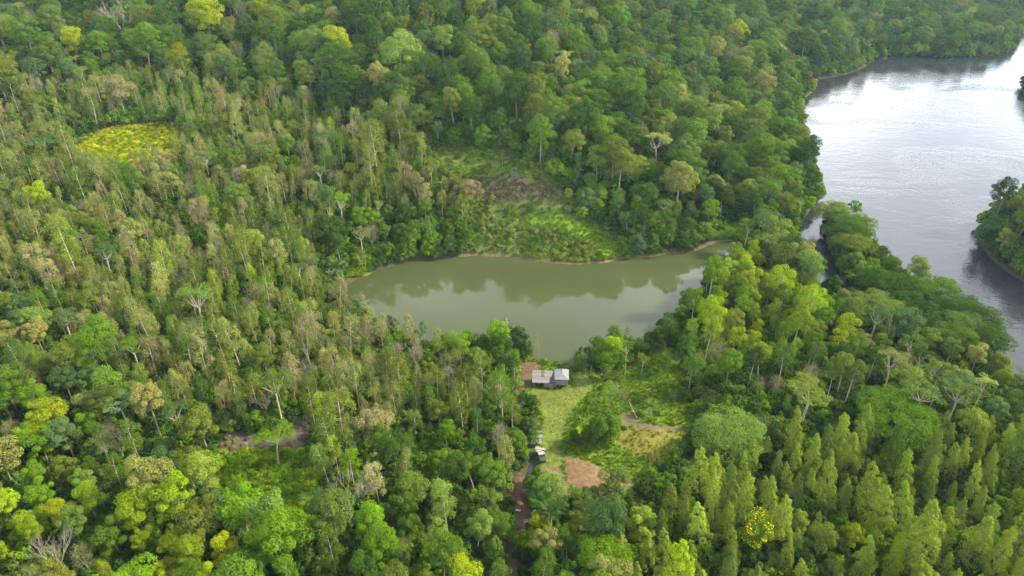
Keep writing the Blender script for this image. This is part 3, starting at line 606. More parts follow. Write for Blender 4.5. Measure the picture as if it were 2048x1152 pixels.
# -- single trees that stand out: kind, foot px, height m, width factor, colour, category, label
SPECIAL = [
 ('bare_tree', (256,96), 25, 1.25, None, 'dead tree', 'tall pinkish-white dead tree standing above the dark hill forest'),
 ('umbrella_tree', (1264,196), 24, 1.35, 'blue-green', 'tree', 'tall white-trunked tree with a broad flat crown rising from the hill forest'),
 ('bare_tree', (1388,168), 25, .7, None, 'dead tree', 'tall bare forked white trunk on the forested slope near the river bend'),
 ('bare_tree', (985,62), 16, .8, None, 'dead tree', 'small pale leafless tree high on the ridge'),
 ('bare_tree', (1008,188), 15, .9, None, 'dead tree', 'twisted pale bare tree among round crowns behind the hillside clearing'),
 ('grove_tree', (1052,64), 22, 1.0, 'pale olive', 'tree', 'tall pale-trunked emergent tree high on the ridge'),
 ('umbrella_tree', (1125,170), 18, .9, 'pale olive', 'tree', 'pale olive vase-shaped tree above the hillside clearing'),
 ('bare_tree', (478,402), 12, .8, None, 'dead tree', 'small whitish dead tree beside the bright lime tree'),
 ('broadleaf_tree', (520,400), 13, 1.05, 'lime green', 'tree', 'bright lime-green tree in the olive regrowth'),
 ('umbrella_tree', (649,398), 15, .9, 'soft green', 'tree', 'white-limbed flat-topped tree in the regrowth beside the lime tree'),
 ('grove_tree', (660,475), 19, .8, 'soft green', 'tree', 'tall white-stemmed tree of a close pair above the far pond corner'),
 ('grove_tree', (666,470), 20, .8, 'blue-green', 'tree', 'second, slightly bent white stem of the close pair above the pond corner'),
 ('umbrella_tree', (686,474), 19, .8, 'fresh green', 'tree', 'curved white trunk with a small bright crown beside the close pair'),
 ('grove_tree', (478,540), 16, .6, 'pale olive', 'tree', 'lone slim white stem beside the bare earth slip'),
 ('umbrella_tree', (757,452), 11, .8, 'light green', 'tree', 'small leaning white-stemmed tree in the dark forest edge behind the pond'),
 ('umbrella_tree', (628,585), 13, .85, 'blue-green', 'tree', 'grey-green flat crown on a pale stem beside the palm'),
 ('umbrella_tree', (609,592), 13, .7, 'soft green', 'tree', 'tall thin flat-crowned tree beside the grey-green one near the palm'),
 ('umbrella_tree', (65,650), 12, .95, 'blue-green', 'tree', 'small umbrella tree with a forked white trunk on the far west slope'),
 ('umbrella_tree', (150,705), 14, 1.1, 'blue-green', 'tree', 'white-trunked tree with a dark thin crown below the small umbrella tree'),
 ('umbrella_tree', (10,610), 12, .8, 'pale olive', 'tree', 'olive umbrella tree at the picture edge above the small forked one'),
 ('rainforest_tree', (210,775), 17, 1.05, 'fresh green', 'tree', 'large dense fresh-green tree below the white-trunked umbrella trees'),
 ('spreading_tree', (60,760), 12, .55, 'soft green', 'tree', 'soft green dome-shaped tree beside the large dense fresh-green one'),
 ('wispy_tree', (75,805), 10, 1.3, 'grey-brown', 'tree', 'leafless beige bush-like tree at the western edge'),
 ('umbrella_tree', (558,938), 13, 1.15, 'fresh green', 'tree', 'lone white-trunked tree with a round green crown in the small clearing'),
 ('umbrella_tree', (263,875), 14, 1.0, 'blue-green', 'tree', 'thin-crowned tree with a straight white trunk in the mixed woodland'),
 ('umbrella_tree', (225,945), 11, .9, 'soft green', 'tree', 'tree with curling bare white limbs above its pale crown'),
 ('bare_tree', (706,1045), 14, 1.1, None, 'dead tree', 'large white dead tree with many forked branches'),
 ('bare_tree', (140,1165), 14, .8, None, 'dead tree', 'leaning dead tree with bent white limbs at the bottom corner'),
 ('bare_tree', (548,1060), 8, .6, None, 'dead tree', 'small grey dead crown below the green clearing'),
 ('wispy_tree', (1076,722), 9.5, .75, 'tan', 'tree', 'leafless pinkish tree standing at the water edge behind the shack'),
 ('umbrella_tree', (1250,757), 13.5, .42, 'soft green', 'tree', 'slim white-stemmed tree with a tiny crown standing alone in the meadow'),
 ('umbrella_tree', (1282,754), 8.5, .8, 'fresh green', 'tree', 'small forked white-stemmed tree in the meadow beside the slim lone one'),
 ('bare_tree', (1166,748), 9.5, .45, None, 'dead tree', 'white dead snag in front of the bushes on the near pond shore'),
 ('grove_tree', (1029,775), 10.5, .9, 'mid green', 'tree', 'pale-trunked tree beside the red bare earth next to the shack'),
 ('wispy_tree', (1428,758), 13, 1.15, 'pale olive', 'tree', 'pale yellowish leafless tree in front of the lime-green grove'),
 ('spreading_tree', (1455,915), 11, 1.35, 'pea green', 'tree', 'large light green spreading tree beside the tan field'),
 ('broadleaf_tree', (1506,1122), 11.5, 1.0, 'fresh green', 'tree', 'dark green tree covered in yellow flowers among the pointed trees'),
 ('broadleaf_tree', (1690,1118), 9, .75, 'yellow-green', 'tree', 'small round yellow-green tree inside the pointed plantation'),
 ('broadleaf_tree', (1630,1120), 10, .9, 'olive', 'tree', 'olive round tree just beside the yellow-flowering one'),
 ('umbrella_tree', (1768,762), 11, .95, 'blue-green', 'tree', 'small umbrella tree with white forked limbs behind the tall grove'),
 ('umbrella_tree', (1800,752), 14, .9, 'soft green', 'tree', 'taller bare-limbed flat-crowned tree beside the small umbrella tree'),
 ('umbrella_tree', (1826,775), 13, .8, 'dark green', 'tree', 'flat-crowned tree with crooked pinkish limbs beside the umbrella pair'),
 ('umbrella_tree', (1846,840), 12, 1.1, 'dark green', 'tree', 'dark flat tree with pale spread limbs behind the plantation'),
 ('umbrella_tree', (1900,835), 13, 1.35, 'blue-green', 'tree', 'dark blue-green tree with a wide forked white trunk behind the plantation'),
 ('bare_tree', (1172,1165), 8, .5, None, 'dead tree', 'small white forked snag at the bottom edge beside the plantation'),
 ('umbrella_tree', (1600,860), 16, 1.3, 'olive', 'tree', 'tall olive tree with pale ascending limbs behind the light green spreading tree'),
 ('umbrella_tree', (1538,292), 16, 1.1, 'pale olive', 'tree', 'pale flat-crowned tree with a white trunk on the river bank'),
 ('umbrella_tree', (1490,290), 14, .8, 'pale olive', 'tree', 'smaller white-stemmed flat tree beside the pale one on the river bank'),
 ('grove_tree', (1588,305), 13, .7, 'soft green', 'tree', 'thin crooked white-stemmed tree overhanging the river'),
 ('bare_tree', (1520,545), 9, .7, None, 'dead tree', 'clump of bare pinkish stems at the head of the cove'),
 ('grove_tree', (1497,560), 15, .75, 'lime green', 'tree', 'slim lime-topped tree beside the pinkish bare stems at the cove'),
 ('umbrella_tree', (1528,535), 15, 1.3, 'soft green', 'tree', 'broad flat soft-green crown above the cove'),
 ('wispy_tree', (745,505), 11, 1.1, 'grey-brown', 'tree', 'grey leafless tree in the dark green pond-side thicket'),
 ('bushy_tree', (1205,885), 10, 1.05, 'mid green', 'tree', 'dense round green tree standing in the middle of the meadow'),
 ('bushy_tree', (1175,880), 5, 1.1, 'fresh green', 'tree', 'low spreading green thicket beside the dense meadow tree'),
 ('bushy_tree', (1150,885), 4, .95, 'mid green', 'tree', 'smaller thicket at the edge of the mown grass'),
 ('bushy_tree', (1222,872), 6, .8, 'fresh green', 'tree', 'bright leafy tree pressed against the dense meadow tree'),
 ('wispy_tree', (1218,815), 8, 1.3, 'soft green', 'tree', 'grey-green airy tree behind the dense meadow tree'),
 ('wispy_tree', (1240,822), 7, 1.1, 'pale olive', 'tree', 'thin olive tree beside the fallen white trunk'),
 ('bushy_tree', (1360,800), 5, .8, 'mid green', 'tree', 'rounded bush at the far east end of the meadow'),
 ('bushy_tree', (1330,790), 3.5, .7, 'fresh green', 'tree', 'low leafy bush in the open meadow grass'),
 ('bushy_tree', (1330,955), 5, 1.0, 'dark green', 'tree', 'dark bush between the dirt field and the plantation'),
 ('broadleaf_tree', (1236,758), 8.5, .95, 'mid green', 'tree', 'green tree on the meadow side of the near pond shore'),
 ('broadleaf_tree', (1208,756), 9, 1.0, 'fresh green', 'tree', 'leafy bright tree in front of the cluster beside the pond inlet'),
 ('broadleaf_tree', (1180,748), 8.5, 1.0, 'dark green', 'tree', 'dark leafy tree in the cluster behind the white snag'),
 ('bushy_tree', (1161,742), 6.5, .9, 'mid green', 'tree', 'rounded bush at the mouth of the pond inlet'),
 ('broadleaf_tree', (1196,728), 9.5, 1.0, 'mid green', 'tree', 'tallest dense tree of the cluster beside the pond inlet'),
 ('broadleaf_tree', (1219,728), 9.5, 1.05, 'lime green', 'tree', 'yellow-tipped dense tree of the cluster beside the pond inlet'),
 ('broadleaf_tree', (1238,730), 8, .8, 'fresh green', 'tree', 'narrow leafy tree of the cluster next to the dark canoe'),
 ('broadleaf_tree', (1150,1075), 9, 1.1, 'olive', 'tree', 'olive airy tree below the dirt field'),
 ('bushy_tree', (1090,985), 6.5, .9, 'mid green', 'tree', 'round green tree between the creek and the trodden grass'),
 ('bushy_tree', (1072,965), 5, .7, 'fresh green', 'tree', 'green bush just above the pole crossing of the creek'),
 ('wispy_tree', (1068,872), 6, .9, 'grey-brown', 'tree', 'grey twiggy tree leaning over the tin shelter'),
 ('bushy_tree', (1055,870), 6, .9, 'dark green', 'tree', 'dark leafy tree at the meadow edge above the tin shelter'),
 ('bushy_tree', (1062,830), 7, .8, 'dark green', 'tree', 'dark tree at the meadow edge below the shack'),
 ('bushy_tree', (1622,180), 9, 1.0, 'yellow-green', 'tree', 'bright bushy islet tree at the river bank'),
]
SPECIAL = [s for s in SPECIAL]
def add_tree(kind, x, y, h, wf, col, label=None, cat=None, r=3.0, z=None):
    K = KIND[kind]; z = float(height(x, y)[0]) if z is None else z; s = h / K['h']
    t = dict(kind=kind, x=x, y=y, z=z - .05, s=s * wf, sz=s, rz=rng.uniform(0, 6.28), col=col, tint=tint_of(col) if col else None, label=label, cat=cat or K['cat'], v=int(rng.integers(len(K['meshes']))))
    trees.append(t); take(x, y, r); return t
for kind, (px, py), h, wf, col, cat, label in SPECIAL:
    x, y, z = ground(px, py)
    wide = {'spreading_tree': 7.5, 'rainforest_tree': 5, 'umbrella_tree': 3.2, 'broadleaf_tree': 3.4, 'bushy_tree': 2.8}.get(kind, 2.4)
    t = add_tree(kind, x, y, h, wf * (1 if kind not in ('bare_tree',) else 1), col, label, cat, r=wide * 2 * h / KIND[kind]['h'] * wf * .55)

# -- the woods: jittered grid over everything the picture can see, and a margin beyond it
def zone_of(px, py):
    z = np.full(px.shape, -1)
    for i in range(len(ZONES) - 1, -1, -1): z[inside(ZONES[i][1], px, py)] = i
    return z
step = 3.4
ax_ = np.arange(-1000, 1000, step); ay_ = np.arange(40, 1250, step)
QX, QY = np.meshgrid(ax_, ay_); QX = QX + rng.uniform(-.48, .48, QX.shape) * step; QY = QY + rng.uniform(-.48, .48, QY.shape) * step
keep = np.abs(QX) < QY * .95 + 60
QX, QY = QX[keep], QY[keep]
QZ, QD = height(QX, QY, True)
qpx, qpy, qd = project(QX, QY, QZ)
zi = zone_of(qpx, qpy)
bad = QD > -1.2
for a in NO_TREES: bad |= in_area(a, qpx, qpy)
bad |= (edge_dist(CREEK, QX, QY, False) < 1.2)
thin = in_area('hill_meadow', qpx, qpy) & (rng.random(len(QX)) < .16)
for a in ('strip_a', 'strip_b', 'strip_c', 'brown_band', 'creek_bank'): thin &= ~in_area(a, qpx, qpy)
bad &= ~(thin & (QD < -5))
rim = (zi < 0) & (in_area('hill_meadow', qpx, qpy + 16) | in_area('hill_meadow', qpx - 18, qpy + 4)) & ~in_area('hill_meadow', qpx, qpy)
order = rng.permutation(len(QX))
for i in order:
    if bad[i]: continue
    x, y = float(QX[i]), float(QY[i])
    zn = ZONES[zi[i]][0] if zi[i] >= 0 and not thin[i] else 'hillside' if thin[i] else (('mixed' if qpx[i] < 1250 else 'belt') if qpy[i] > 600 else 'rainforest' if qd[i] < 480 else 'far_forest')
    if zi[i] < 0 and qd[i] > 480 and abs(x) > y * .86 + 20: continue
    kinds, cols, sp, hf = REGION[zn]
    kind = pick(kinds)
    rr = sp * {'spreading_tree': 1.45, 'rainforest_tree': 1.0 if 'forest' in zn else 1.5, 'umbrella_tree': 1.1, 'bushy_tree': 1.0, 'slender_tree': 1.05, 'broadleaf_tree': .72 if zn == 'rainforest' else 1.0}.get(kind, 1.0) * rng.uniform(.85, 1.15)
    if not free(x, y, rr): continue
    K = KIND[kind]; hh = K['h'] * hf * math.exp(rng.normal(0, .25 if zn == 'plantation' else .19))
    if zn == 'rainforest' and kind == 'rainforest_tree': hh *= rng.choice([.8, 1, 1.12], p=[.3, .5, .2])
    if kind == 'rainforest_tree' and zn not in ('rainforest', 'far_forest'): hh *= .72
    if kind == 'umbrella_tree' and zn == 'rainforest': hh *= 1.3
    if kind in ('bare_tree', 'wispy_tree') and zn in ('rainforest', 'far_forest'): hh *= 1.75
    if QD[i] > -16 and zn in ('rainforest', 'far_forest') and (kind == 'umbrella_tree' or rng.random() < .75): kind = 'broadleaf_tree'; K = KIND[kind]; hh = K['h'] * rng.uniform(1.0, 1.5); rr *= .75
    if rim[i] and rng.random() < .8: kind = 'bushy_tree'; K = KIND[kind]; hh = K['h'] * rng.uniform(.7, 1.3); rr = 4
    if QD[i] > -6 and kind != 'spreading_tree':
        if zn not in ('shore_bushes', 'dry_regrowth', 'grove') and rng.random() < .6: kind = 'bushy_tree'; K = KIND[kind]; hh = K['h'] * rng.uniform(.6, 1.15)
        else: hh *= .75
    col = None if kind == 'bare_tree' else pick(cols)
    if kind == 'umbrella_tree': col = pick({'blue-green': 4, 'soft green': 4, 'mid green': 3, 'pale olive': 2}); hh *= .78 if zn == 'mixed' else 1
    if kind == 'wispy_tree': col = pick({'grey-brown': 4, 'tan': 4, 'pale olive': 4})
    if col == 'grey-brown' and kind != 'wispy_tree': col = 'olive' if kind != 'slender_tree' else 'tan'
    if kind == 'bare_tree': hh *= .72
    if kind == 'spreading_tree': hh = min(hh, 11.2)
    wf = math.exp(rng.normal(0, .12)) * (1.08 if kind == 'rainforest_tree' else 1)
    add_tree(kind, x, y, hh, wf, col, r=rr, z=float(QZ[i]))

# -- objects for the ones that show largest, one mass per kind for the rest
for t in trees:
    K = KIND[t['kind']]; top = t['z'] + K['h'] * t['sz']
    px, py, d = project(t['x'], t['y'], top); bx, by, _ = project(t['x'], t['y'], t['z'])
    t['px'], t['py'], t['d'] = float(px), float((py * 2 + by) / 3), float(d); t['size'] = F * K['h'] * t['sz'] / float(d)
    t['in'] = -10 < t['px'] < 2058 and -5 < (py * .7 + by * .3) < 1165 and d > 2
MAXK = 295
single, mass = [], {}
for k in KIND:
    ts = sorted([t for t in trees if t['kind'] == k], key=lambda t: (t['label'] is None, not t['in'], -t['size']))
    n = 0
    for t in ts:
        if t['label'] or (t['in'] and n < MAXK): single.append(t); n += 1
        else: mass.setdefault(k, []).append(t)
LANDMARK = [(240,285,'by the yellow clearing'), (380,255,'beyond the yellow clearing'), (60,330,'on the slope west of the yellow clearing'), (400,520,'around the bare earth slip'), (250,470,'on the slope west of the earth slip'), (560,470,'east of the earth slip'),
 (520,360,'around the lime-green tree'), (690,330,'on the slope west of the hillside clearing'), (820,400,'at the west edge of the hillside clearing'), (700,470,'above the far pond corner'), (850,490,'on the far pond bank'), (1330,470,'on the far bank east of the clearing'),
 (1480,440,'above the cove'), (1570,420,'between cove and side channel'), (760,640,'at the western pond end'), (650,680,'behind the western pond end'), (880,720,'just west of the shore bushes'), (985,690,'on the shore next to the canoe'), (1010,790,'at the meadow edge below the shack'),
 (850,820,'west of the meadow'), (700,800,'in the middle of the regrowth'), (560,760,'above the bare strip'), (400,720,'uphill of the bare strip'), (300,640,'on the middle of the western slope'), (120,520,'high on the western slope'), (60,700,'around the small umbrella trees'),
 (150,830,'by the dense fresh-green tree'), (350,880,'west of the bare strip'), (720,930,'east of the green clearing'), (880,960,'midway between green clearing and path'), (980,900,'close above the dirt path'), (950,1080,'beside the dirt path'), (800,1100,'below the big white dead tree'),
 (600,1100,'below the green clearing'), (420,1080,'beside the yellow-green bottom trees'), (300,980,'southwest of the green clearing'), (80,930,'among the bright trees at the western edge'), (80,1080,'in the bottom western corner'), (1150,1090,'between the palms and the plantation'), (1300,1080,'on the first rows of the plantation'),
 (1380,980,'along the plantation edge by the dirt field'), (1500,960,'in front of the light spreading tree'), (1520,1060,'around the yellow-flowering tree'), (1450,1130,'at the bottom edge of the plantation'), (1680,980,'midway up the plantation'), (1680,1110,'by the small yellow-green tree'), (1850,950,'along the upper edge of the plantation'),
 (1850,1080,'in the lower eastern plantation'), (2000,1000,'at the eastern end of the plantation'), (1420,600,'in the grove by the pond'), (1520,640,'in the middle of the lime-green grove'), (1620,660,'at the river end of the grove'), (1440,760,'along the front of the grove'), (1580,780,'under the tall grove stems'),
 (1740,480,'at the tip of the wooded spit'), (1820,560,'midway along the wooded spit'), (1940,640,'at the wide end of the wooded spit'), (1800,720,'behind the umbrella trees'), (1980,760,'below the river at the eastern edge'), (1700,860,'behind the plantation'), (1920,840,'behind the eastern plantation'),
 (2010,450,'on the opposite river bank'), (1350,620,'on the near shore east of the inlet'), (1200,700,'beside the pond inlet'), (1250,250,'below the flat-crowned emergent'), (1100,220,'behind the hillside clearing'), (950,230,'on the dark ridge behind the clearing'), (1400,320,'on the slope down to the river'),
 (1540,250,'on the near river bank'), (1450,150,'on the slope above the river bend'), (1300,80,'on the ridge by the flat-crowned emergent'), (1050,80,'on the ridge'), (800,120,'on the ridge west of the clearing'), (600,150,'above the regrowth'), (400,120,'near the pinkish dead tree'), (250,60,'around the pinkish dead tree'), (80,120,'on the hill in the far corner'),
 (1680,90,'on the far bank of the bend'), (1850,60,'on the hazy far bank'), (1620,180,'on the islet by the bend'), (700,220,'at the top of the regrowth')]
lm = np.array([(a, b) for a, b, _ in LANDMARK], float)
SIZEW = {}
for k in KIND:
    q = [t['sz'] for t in single if t['kind'] == k]
    SIZEW[k] = np.quantile(q, [.3, .7]) if q else (0, 9)
def cr_pts(m):                              # places for blossom on the outside of a crown
    v = np.empty(len(m.vertices) * 3, np.float32); m.vertices.foreach_get('co', v); v = v.reshape(-1, 4, 3).mean(1)
    r = np.linalg.norm((v - v.mean(0)), axis=1); v = v[r > np.quantile(r, .55)]
    return v[rng.permutation(len(v))[:600]] * [1.04, 1.04, 1.01]
pos = np.array([(t['x'], t['y']) for t in single])
for i, t in enumerate(single):
    if t['label']:
        t['group'] = None; continue
    K = KIND[t['kind']]; a, c = SIZEW[t['kind']]
    sw = 'short ' if t['sz'] < a else 'tall ' if t['sz'] > c else ''
    where = LANDMARK[int(np.argmin((lm[:, 0] - t['px']) ** 2 + ((lm[:, 1] - t['py']) * 1.5) ** 2))][2]
    d = (pos[:, 0] - t['x']) ** 2 + (pos[:, 1] - t['y']) ** 2; d[i] = 1e9; nb = single[int(np.argmin(d))]
    nbw = (nb['col'] or 'white') + (' bare' if nb['kind'] == 'bare_tree' else '')
    cw = (t['col'] + ' ') if t['col'] else 'white '
    t['base'] = f"{sw}{cw}{K['word']}".replace('round broadleaf', 'broadleaf').replace('pointed plantation', 'pointed'); t['near'] = nbw; t['where'] = where; t['group'] = f"{K['plural']} {where}"
by = {}
for t in single:
    if not t['label']: by.setdefault((t['base'], t['where']), []).append(t)
ORD = ['leftmost', 'second from left', 'third from left', 'fourth from left', 'fifth from left', 'sixth from left', 'seventh from left', 'eighth from left', 'ninth from left', 'tenth from left', 'eleventh from left', 'twelfth from left']
for (bs, wh), v in by.items():
    v.sort(key=lambda t: t['px'])
    if len(v) == 1: v[0]['label'] = f"{bs} {wh}"
    elif len(v) == 2: v[0]['label'] = f"left of two {bs} {wh}"; v[1]['label'] = f"right of two {bs} {wh}"
    else:
        for j, t in enumerate(v):
            bs = bs.replace('round broadleaf tree', 'broadleaf tree').replace('pointed plantation tree', 'plantation tree'); o_ = 'rightmost' if j == len(v) - 1 else ORD[min(j, len(ORD) - 1)]
            t['label'] = f"{o_} {bs} {wh}"
for t in single:
    K = KIND[t['kind']]; crown, trunk, _ = K['meshes'][t['v']]
    e = empty(t['kind'], (t['x'], t['y'], t['z']), t['rz'], t['label'], t['cat'], t['group']); e.scale = (t['s'], t['s'], t['sz'])
    if t['kind'] not in ('umbrella_tree', 'bare_tree'): e.rotation_euler = (rng.normal(0, .05), rng.normal(0, .05), t['rz'])
    if t['kind'] == 'conical_tree': e.rotation_euler = (rng.normal(0, .03), -.11 + rng.normal(0, .04), 0)      # wind-bent rows
    if crown:
        o = bpy.data.objects.new('crown', crown); C.objects.link(o); o.parent = e; o['tint'] = t['tint']
    o = bpy.data.objects.new('trunk' if crown else 'branches', trunk); C.objects.link(o); o.parent = e
    if not crown: o.name = 'trunk'
    if t['label'] and 'yellow flowers' in t['label']:
        fl = Crown(); fl.c.append(cr_pts(crown)); n_ = len(fl.c[0]); fl.n.append(unit(fl.c[0] - np.array([0, 0, 7.])) + .3 * rng.normal(size=(n_, 3))); fl.s.append(rng.uniform(.16, .38, n_)); fl.a.append(np.full(n_, .8))
        v, f = fl.mesh('flowers'); fm = bpy.data.meshes.new('flowers'); np_mesh(fm, v, f); fm.materials.append(LEAF)
        o = bpy.data.objects.new('flowers', fm); C.objects.link(o); o.parent = e; o['tint'] = (.40, .38, .01); o['kind'] = 'stuff'
    t['obj'] = e

lib = {}
def library(kind):
    if kind not in lib:
        c = bpy.data.collections.new('shapes_' + kind)
        for i, m in enumerate(KIND[kind]['meshes']): c.objects.link(bpy.data.objects.new(f'{kind}_shape_{i:02d}', m[2]))
        lib[kind] = c
    return lib[kind]
def scatter(name, kind, pts, rz, scl, tint, label=None):
    n = len(pts)
    me = bpy.data.meshes.new(name); me.vertices.add(n); me.vertices.foreach_set('co', np.asarray(pts, np.float32).ravel())
    for an, ty, key, val in (('rz', 'FLOAT', 'value', np.asarray(rz)), ('scl', 'FLOAT_VECTOR', 'vector', np.asarray(scl)), ('tint', 'FLOAT_VECTOR', 'vector', np.asarray(tint)), ('pick', 'INT', 'value', rng.integers(0, len(KIND[kind]['meshes']), n))):
        at = me.attributes.new(an, ty, 'POINT'); at.data.foreach_set(key, val.astype(np.int32 if ty == 'INT' else np.float32).ravel())
    o = bpy.data.objects.new(name, me); C.objects.link(o); o['kind'] = 'stuff'
    if label: o['label'] = label
    ng = bpy.data.node_groups.new(name, 'GeometryNodeTree')
    ng.interface.new_socket('Geometry', in_out='INPUT', socket_type='NodeSocketGeometry'); ng.interface.new_socket('Geometry', in_out='OUTPUT', socket_type='NodeSocketGeometry')
    L = ng.links.new; nn = ng.nodes.new
    gi, go_ = nn('NodeGroupInput'), nn('NodeGroupOutput'); ip = nn('GeometryNodeInstanceOnPoints'); ci = nn('GeometryNodeCollectionInfo')
    m2p = nn('GeometryNodeMeshToPoints')
    ci.inputs['Collection'].default_value = library(kind); ci.inputs['Separate Children'].default_value = True; ci.inputs['Reset Children'].default_value = True
    def attr(nm, ty): a = nn('GeometryNodeInputNamedAttribute'); a.data_type = ty; a.inputs['Name'].default_value = nm; return a.outputs[0]
    cx = nn('ShaderNodeCombineXYZ'); L(attr('rz', 'FLOAT'), cx.inputs['Z'])
    e2r = nn('FunctionNodeEulerToRotation'); L(cx.outputs[0], e2r.inputs[0])
    L(gi.outputs[0], m2p.inputs['Mesh']); L(m2p.outputs[0], ip.inputs['Points']); L(ci.outputs[0], ip.inputs['Instance']); ip.inputs['Pick Instance'].default_value = True
    L(attr('pick', 'INT'), ip.inputs['Instance Index']); L(e2r.outputs[0], ip.inputs['Rotation']); L(attr('scl', 'FLOAT_VECTOR'), ip.inputs['Scale'])
    L(ip.outputs[0], go_.inputs[0])
    md = o.modifiers.new('scatter', 'NODES'); md.node_group = ng
    return o
MASSNAME = {'rainforest_tree': 'far_forest', 'slender_tree': 'regrowth_woodland', 'broadleaf_tree': 'mixed_woodland', 'conical_tree': 'plantation_woods', 'grove_tree': 'grove_woods', 'spreading_tree': 'spreading_woods', 'umbrella_tree': 'flat_crowned_woods', 'bushy_tree': 'bushy_woods', 'bare_tree': 'dead_woods', 'wispy_tree': 'leafless_woods'}
for k, ts in mass.items():
    scatter(MASSNAME[k], k, [(t['x'], t['y'], t['z']) for t in ts], [t['rz'] for t in ts], [(t['s'], t['s'], t['sz']) for t in ts], [t['tint'] or (.3, .3, .3) for t in ts], 'the rest of the ' + KIND[k]['plural'] + ', too far or too hidden to tell apart')

# -- undergrowth, hillside herbs, grass
def cover_points(step, x0, x1, y0, y1, names=None):
    X, Y = np.meshgrid(np.arange(x0, x1, step), np.arange(y0, y1, step)); X = X + rng.uniform(-.5, .5, X.shape) * step; Y = Y + rng.uniform(-.5, .5, Y.shape) * step
    k = np.abs(X) < Y * .82 + 30; X, Y = X[k], Y[k]; Z, D = height(X, Y, True); px, py, d = project(X, Y, Z)
    k = (D < -.6) & (py > -60) & (py < 1250); return X[k], Y[k], Z[k], px[k], py[k], d[k], D[k]
def rand_tint(names, n, dv=.16):
    base = np.array([COL[c] for c in names])[rng.integers(0, len(names), n)]
    return base * np.exp(rng.normal(0, dv, (n, 1))) * np.exp(rng.normal(0, .03, (n, 3)))
X, Y, Z, px, py, d, D = cover_points(2.4, -420, 420, 75, 520)
openg = np.zeros(len(X), bool)
for a in ('meadow', 'path', 'bare_strip', 'slope_bare', 'yellow_clear', 'low_clear', 'hill_meadow', 'cove_grass', 'shore_bright'): openg |= in_area(a, px, py)
openg |= edge_dist(CREEK, X, Y, False) < .9
openg |= False
k = ~openg & (rng.random(len(X)) < np.clip(260 / d, .25, 1)); n = int(k.sum()); s = rng.uniform(.9, 2.2, n) * np.clip(d[k] / 200, 1, 2.0)
X2, Y2, Z2, _a, _b, _c, _d = cover_points(4.6, 60, 760, 520, 860)      # banks beyond the bend
X, Y, Z = np.concatenate([X[k], X2]), np.concatenate([Y[k], Y2]), np.concatenate([Z[k], Z2]); s = np.concatenate([s, rng.uniform(2.2, 4.2, len(X2))]); n = len(X)
scatter('undergrowth', 'shrub', np.stack([X, Y, Z], 1), rng.uniform(0, 6, n), np.stack([s, s, s * rng.uniform(.7, 1.2, n)], 1), rand_tint(['dark green', 'mid green', 'deep green', 'fresh green', 'soft green'], n), 'tangled green undergrowth between the trees')
X, Y, Z, px, py, d, D = cover_points(1.08, -260, 150, 85, 400)
def sub(names, p=1.0, avoid=()):
    k = np.zeros(len(X), bool)
    for a in names: k |= in_area(a, px, py)
    for a in avoid: k &= ~in_area(a, px, py)
    return k & (rng.random(len(X)) < p)
def put(name, kind, k, smin, smax, cols, label, flat=(.6, 1.0)):
    n = int(k.sum()); s = rng.uniform(smin, smax, n)
    scatter(name, kind, np.stack([X[k], Y[k], Z[k]], 1), rng.uniform(0, 6, n), np.stack([s, s, s * rng.uniform(*flat, n)], 1), rand_tint(cols, n), label)
patch = np.sin(X * .11 + 2 * np.sin(Y * .07)) + np.sin(Y * .19 + X * .05)
put('hillside_vegetation', 'shrub', sub(['hill_meadow'], .95, ['strip_a', 'strip_b', 'strip_c', 'brown_band']) & (rng.random(len(X)) < .75 + .25 * np.sign(patch)), .3, .95, ['mid green', 'mid green', 'soft green', 'pale olive', 'olive', 'dark green', 'fresh green'], 'low scrub covering the cut hillside')
put('brown_hillside_vegetation', 'shrub', sub(['brown_band'], .7), .3, .7, ['umber', 'umber', 'olive', 'dark green', 'umber'], 'dull brownish scrub on the middle terrace of the hillside')
put('bright_hillside_vegetation', 'shrub', sub(['strip_a', 'strip_b', 'strip_c'], .95), .3, .7, ['fresh green', 'lime green', 'mid green', 'fresh green'], 'bright creeping green strips along the hillside terraces')
put('yellow_ferns_undergrowth', 'shrub', sub(['yellow_clear'], .95), .5, 1.0, ['fern yellow', 'fern yellow', 'yellow-green', 'lime green', 'fresh green'], 'yellow-green ferns filling the clearing', (.5, .8))
put('clearing_undergrowth', 'shrub', sub(['low_clear'], .95), .7, 1.6, ['fresh green', 'mid green', 'fresh green', 'lime green'], 'soft bright bushes filling the green clearing', (.5, .9))
put('shore_vegetation', 'shrub', sub(['cove_grass', 'shore_bright', 'grove_floor'], .95), .6, 1.1, ['fresh green', 'lime green'], 'bright creeping plants along the water')
put('bank_weeds_vegetation', 'shrub', sub(['creek_bank'], .7), .3, .9, ['olive', 'mid green', 'pale olive', 'fresh green'], 'straggling plants along the bare pond bank')
put('meadow_weeds', 'shrub', sub(['meadow'], .16, ['lawn', 'dirt_house', 'dirt_field', 'dirt_spot', 'plain_track', 'tan_field']) & (patch > -.7), .3, .8, ['fresh green', 'mid green', 'lime green'], 'weeds and leafy plants in the meadow', (.5, .9))
put('dry_ferns_undergrowth', 'shrub', sub(['bare_strip', 'slope_bare'], .25), .3, .7, ['grey-brown', 'tan'], 'withered brown ferns on the bare ground')
X, Y, Z, px, py, d, D = cover_points(.62, -8, 62, 110, 215)
put('meadow_grass', 'tuft', sub(['meadow'], .75, ['lawn', 'dirt_house', 'dirt_field', 'dirt_spot', 'plain_track', 'tan_field']), .5, 1.2, ['fresh green', 'mid green', 'fresh green', 'lime green'], 'rough grass of the meadow')
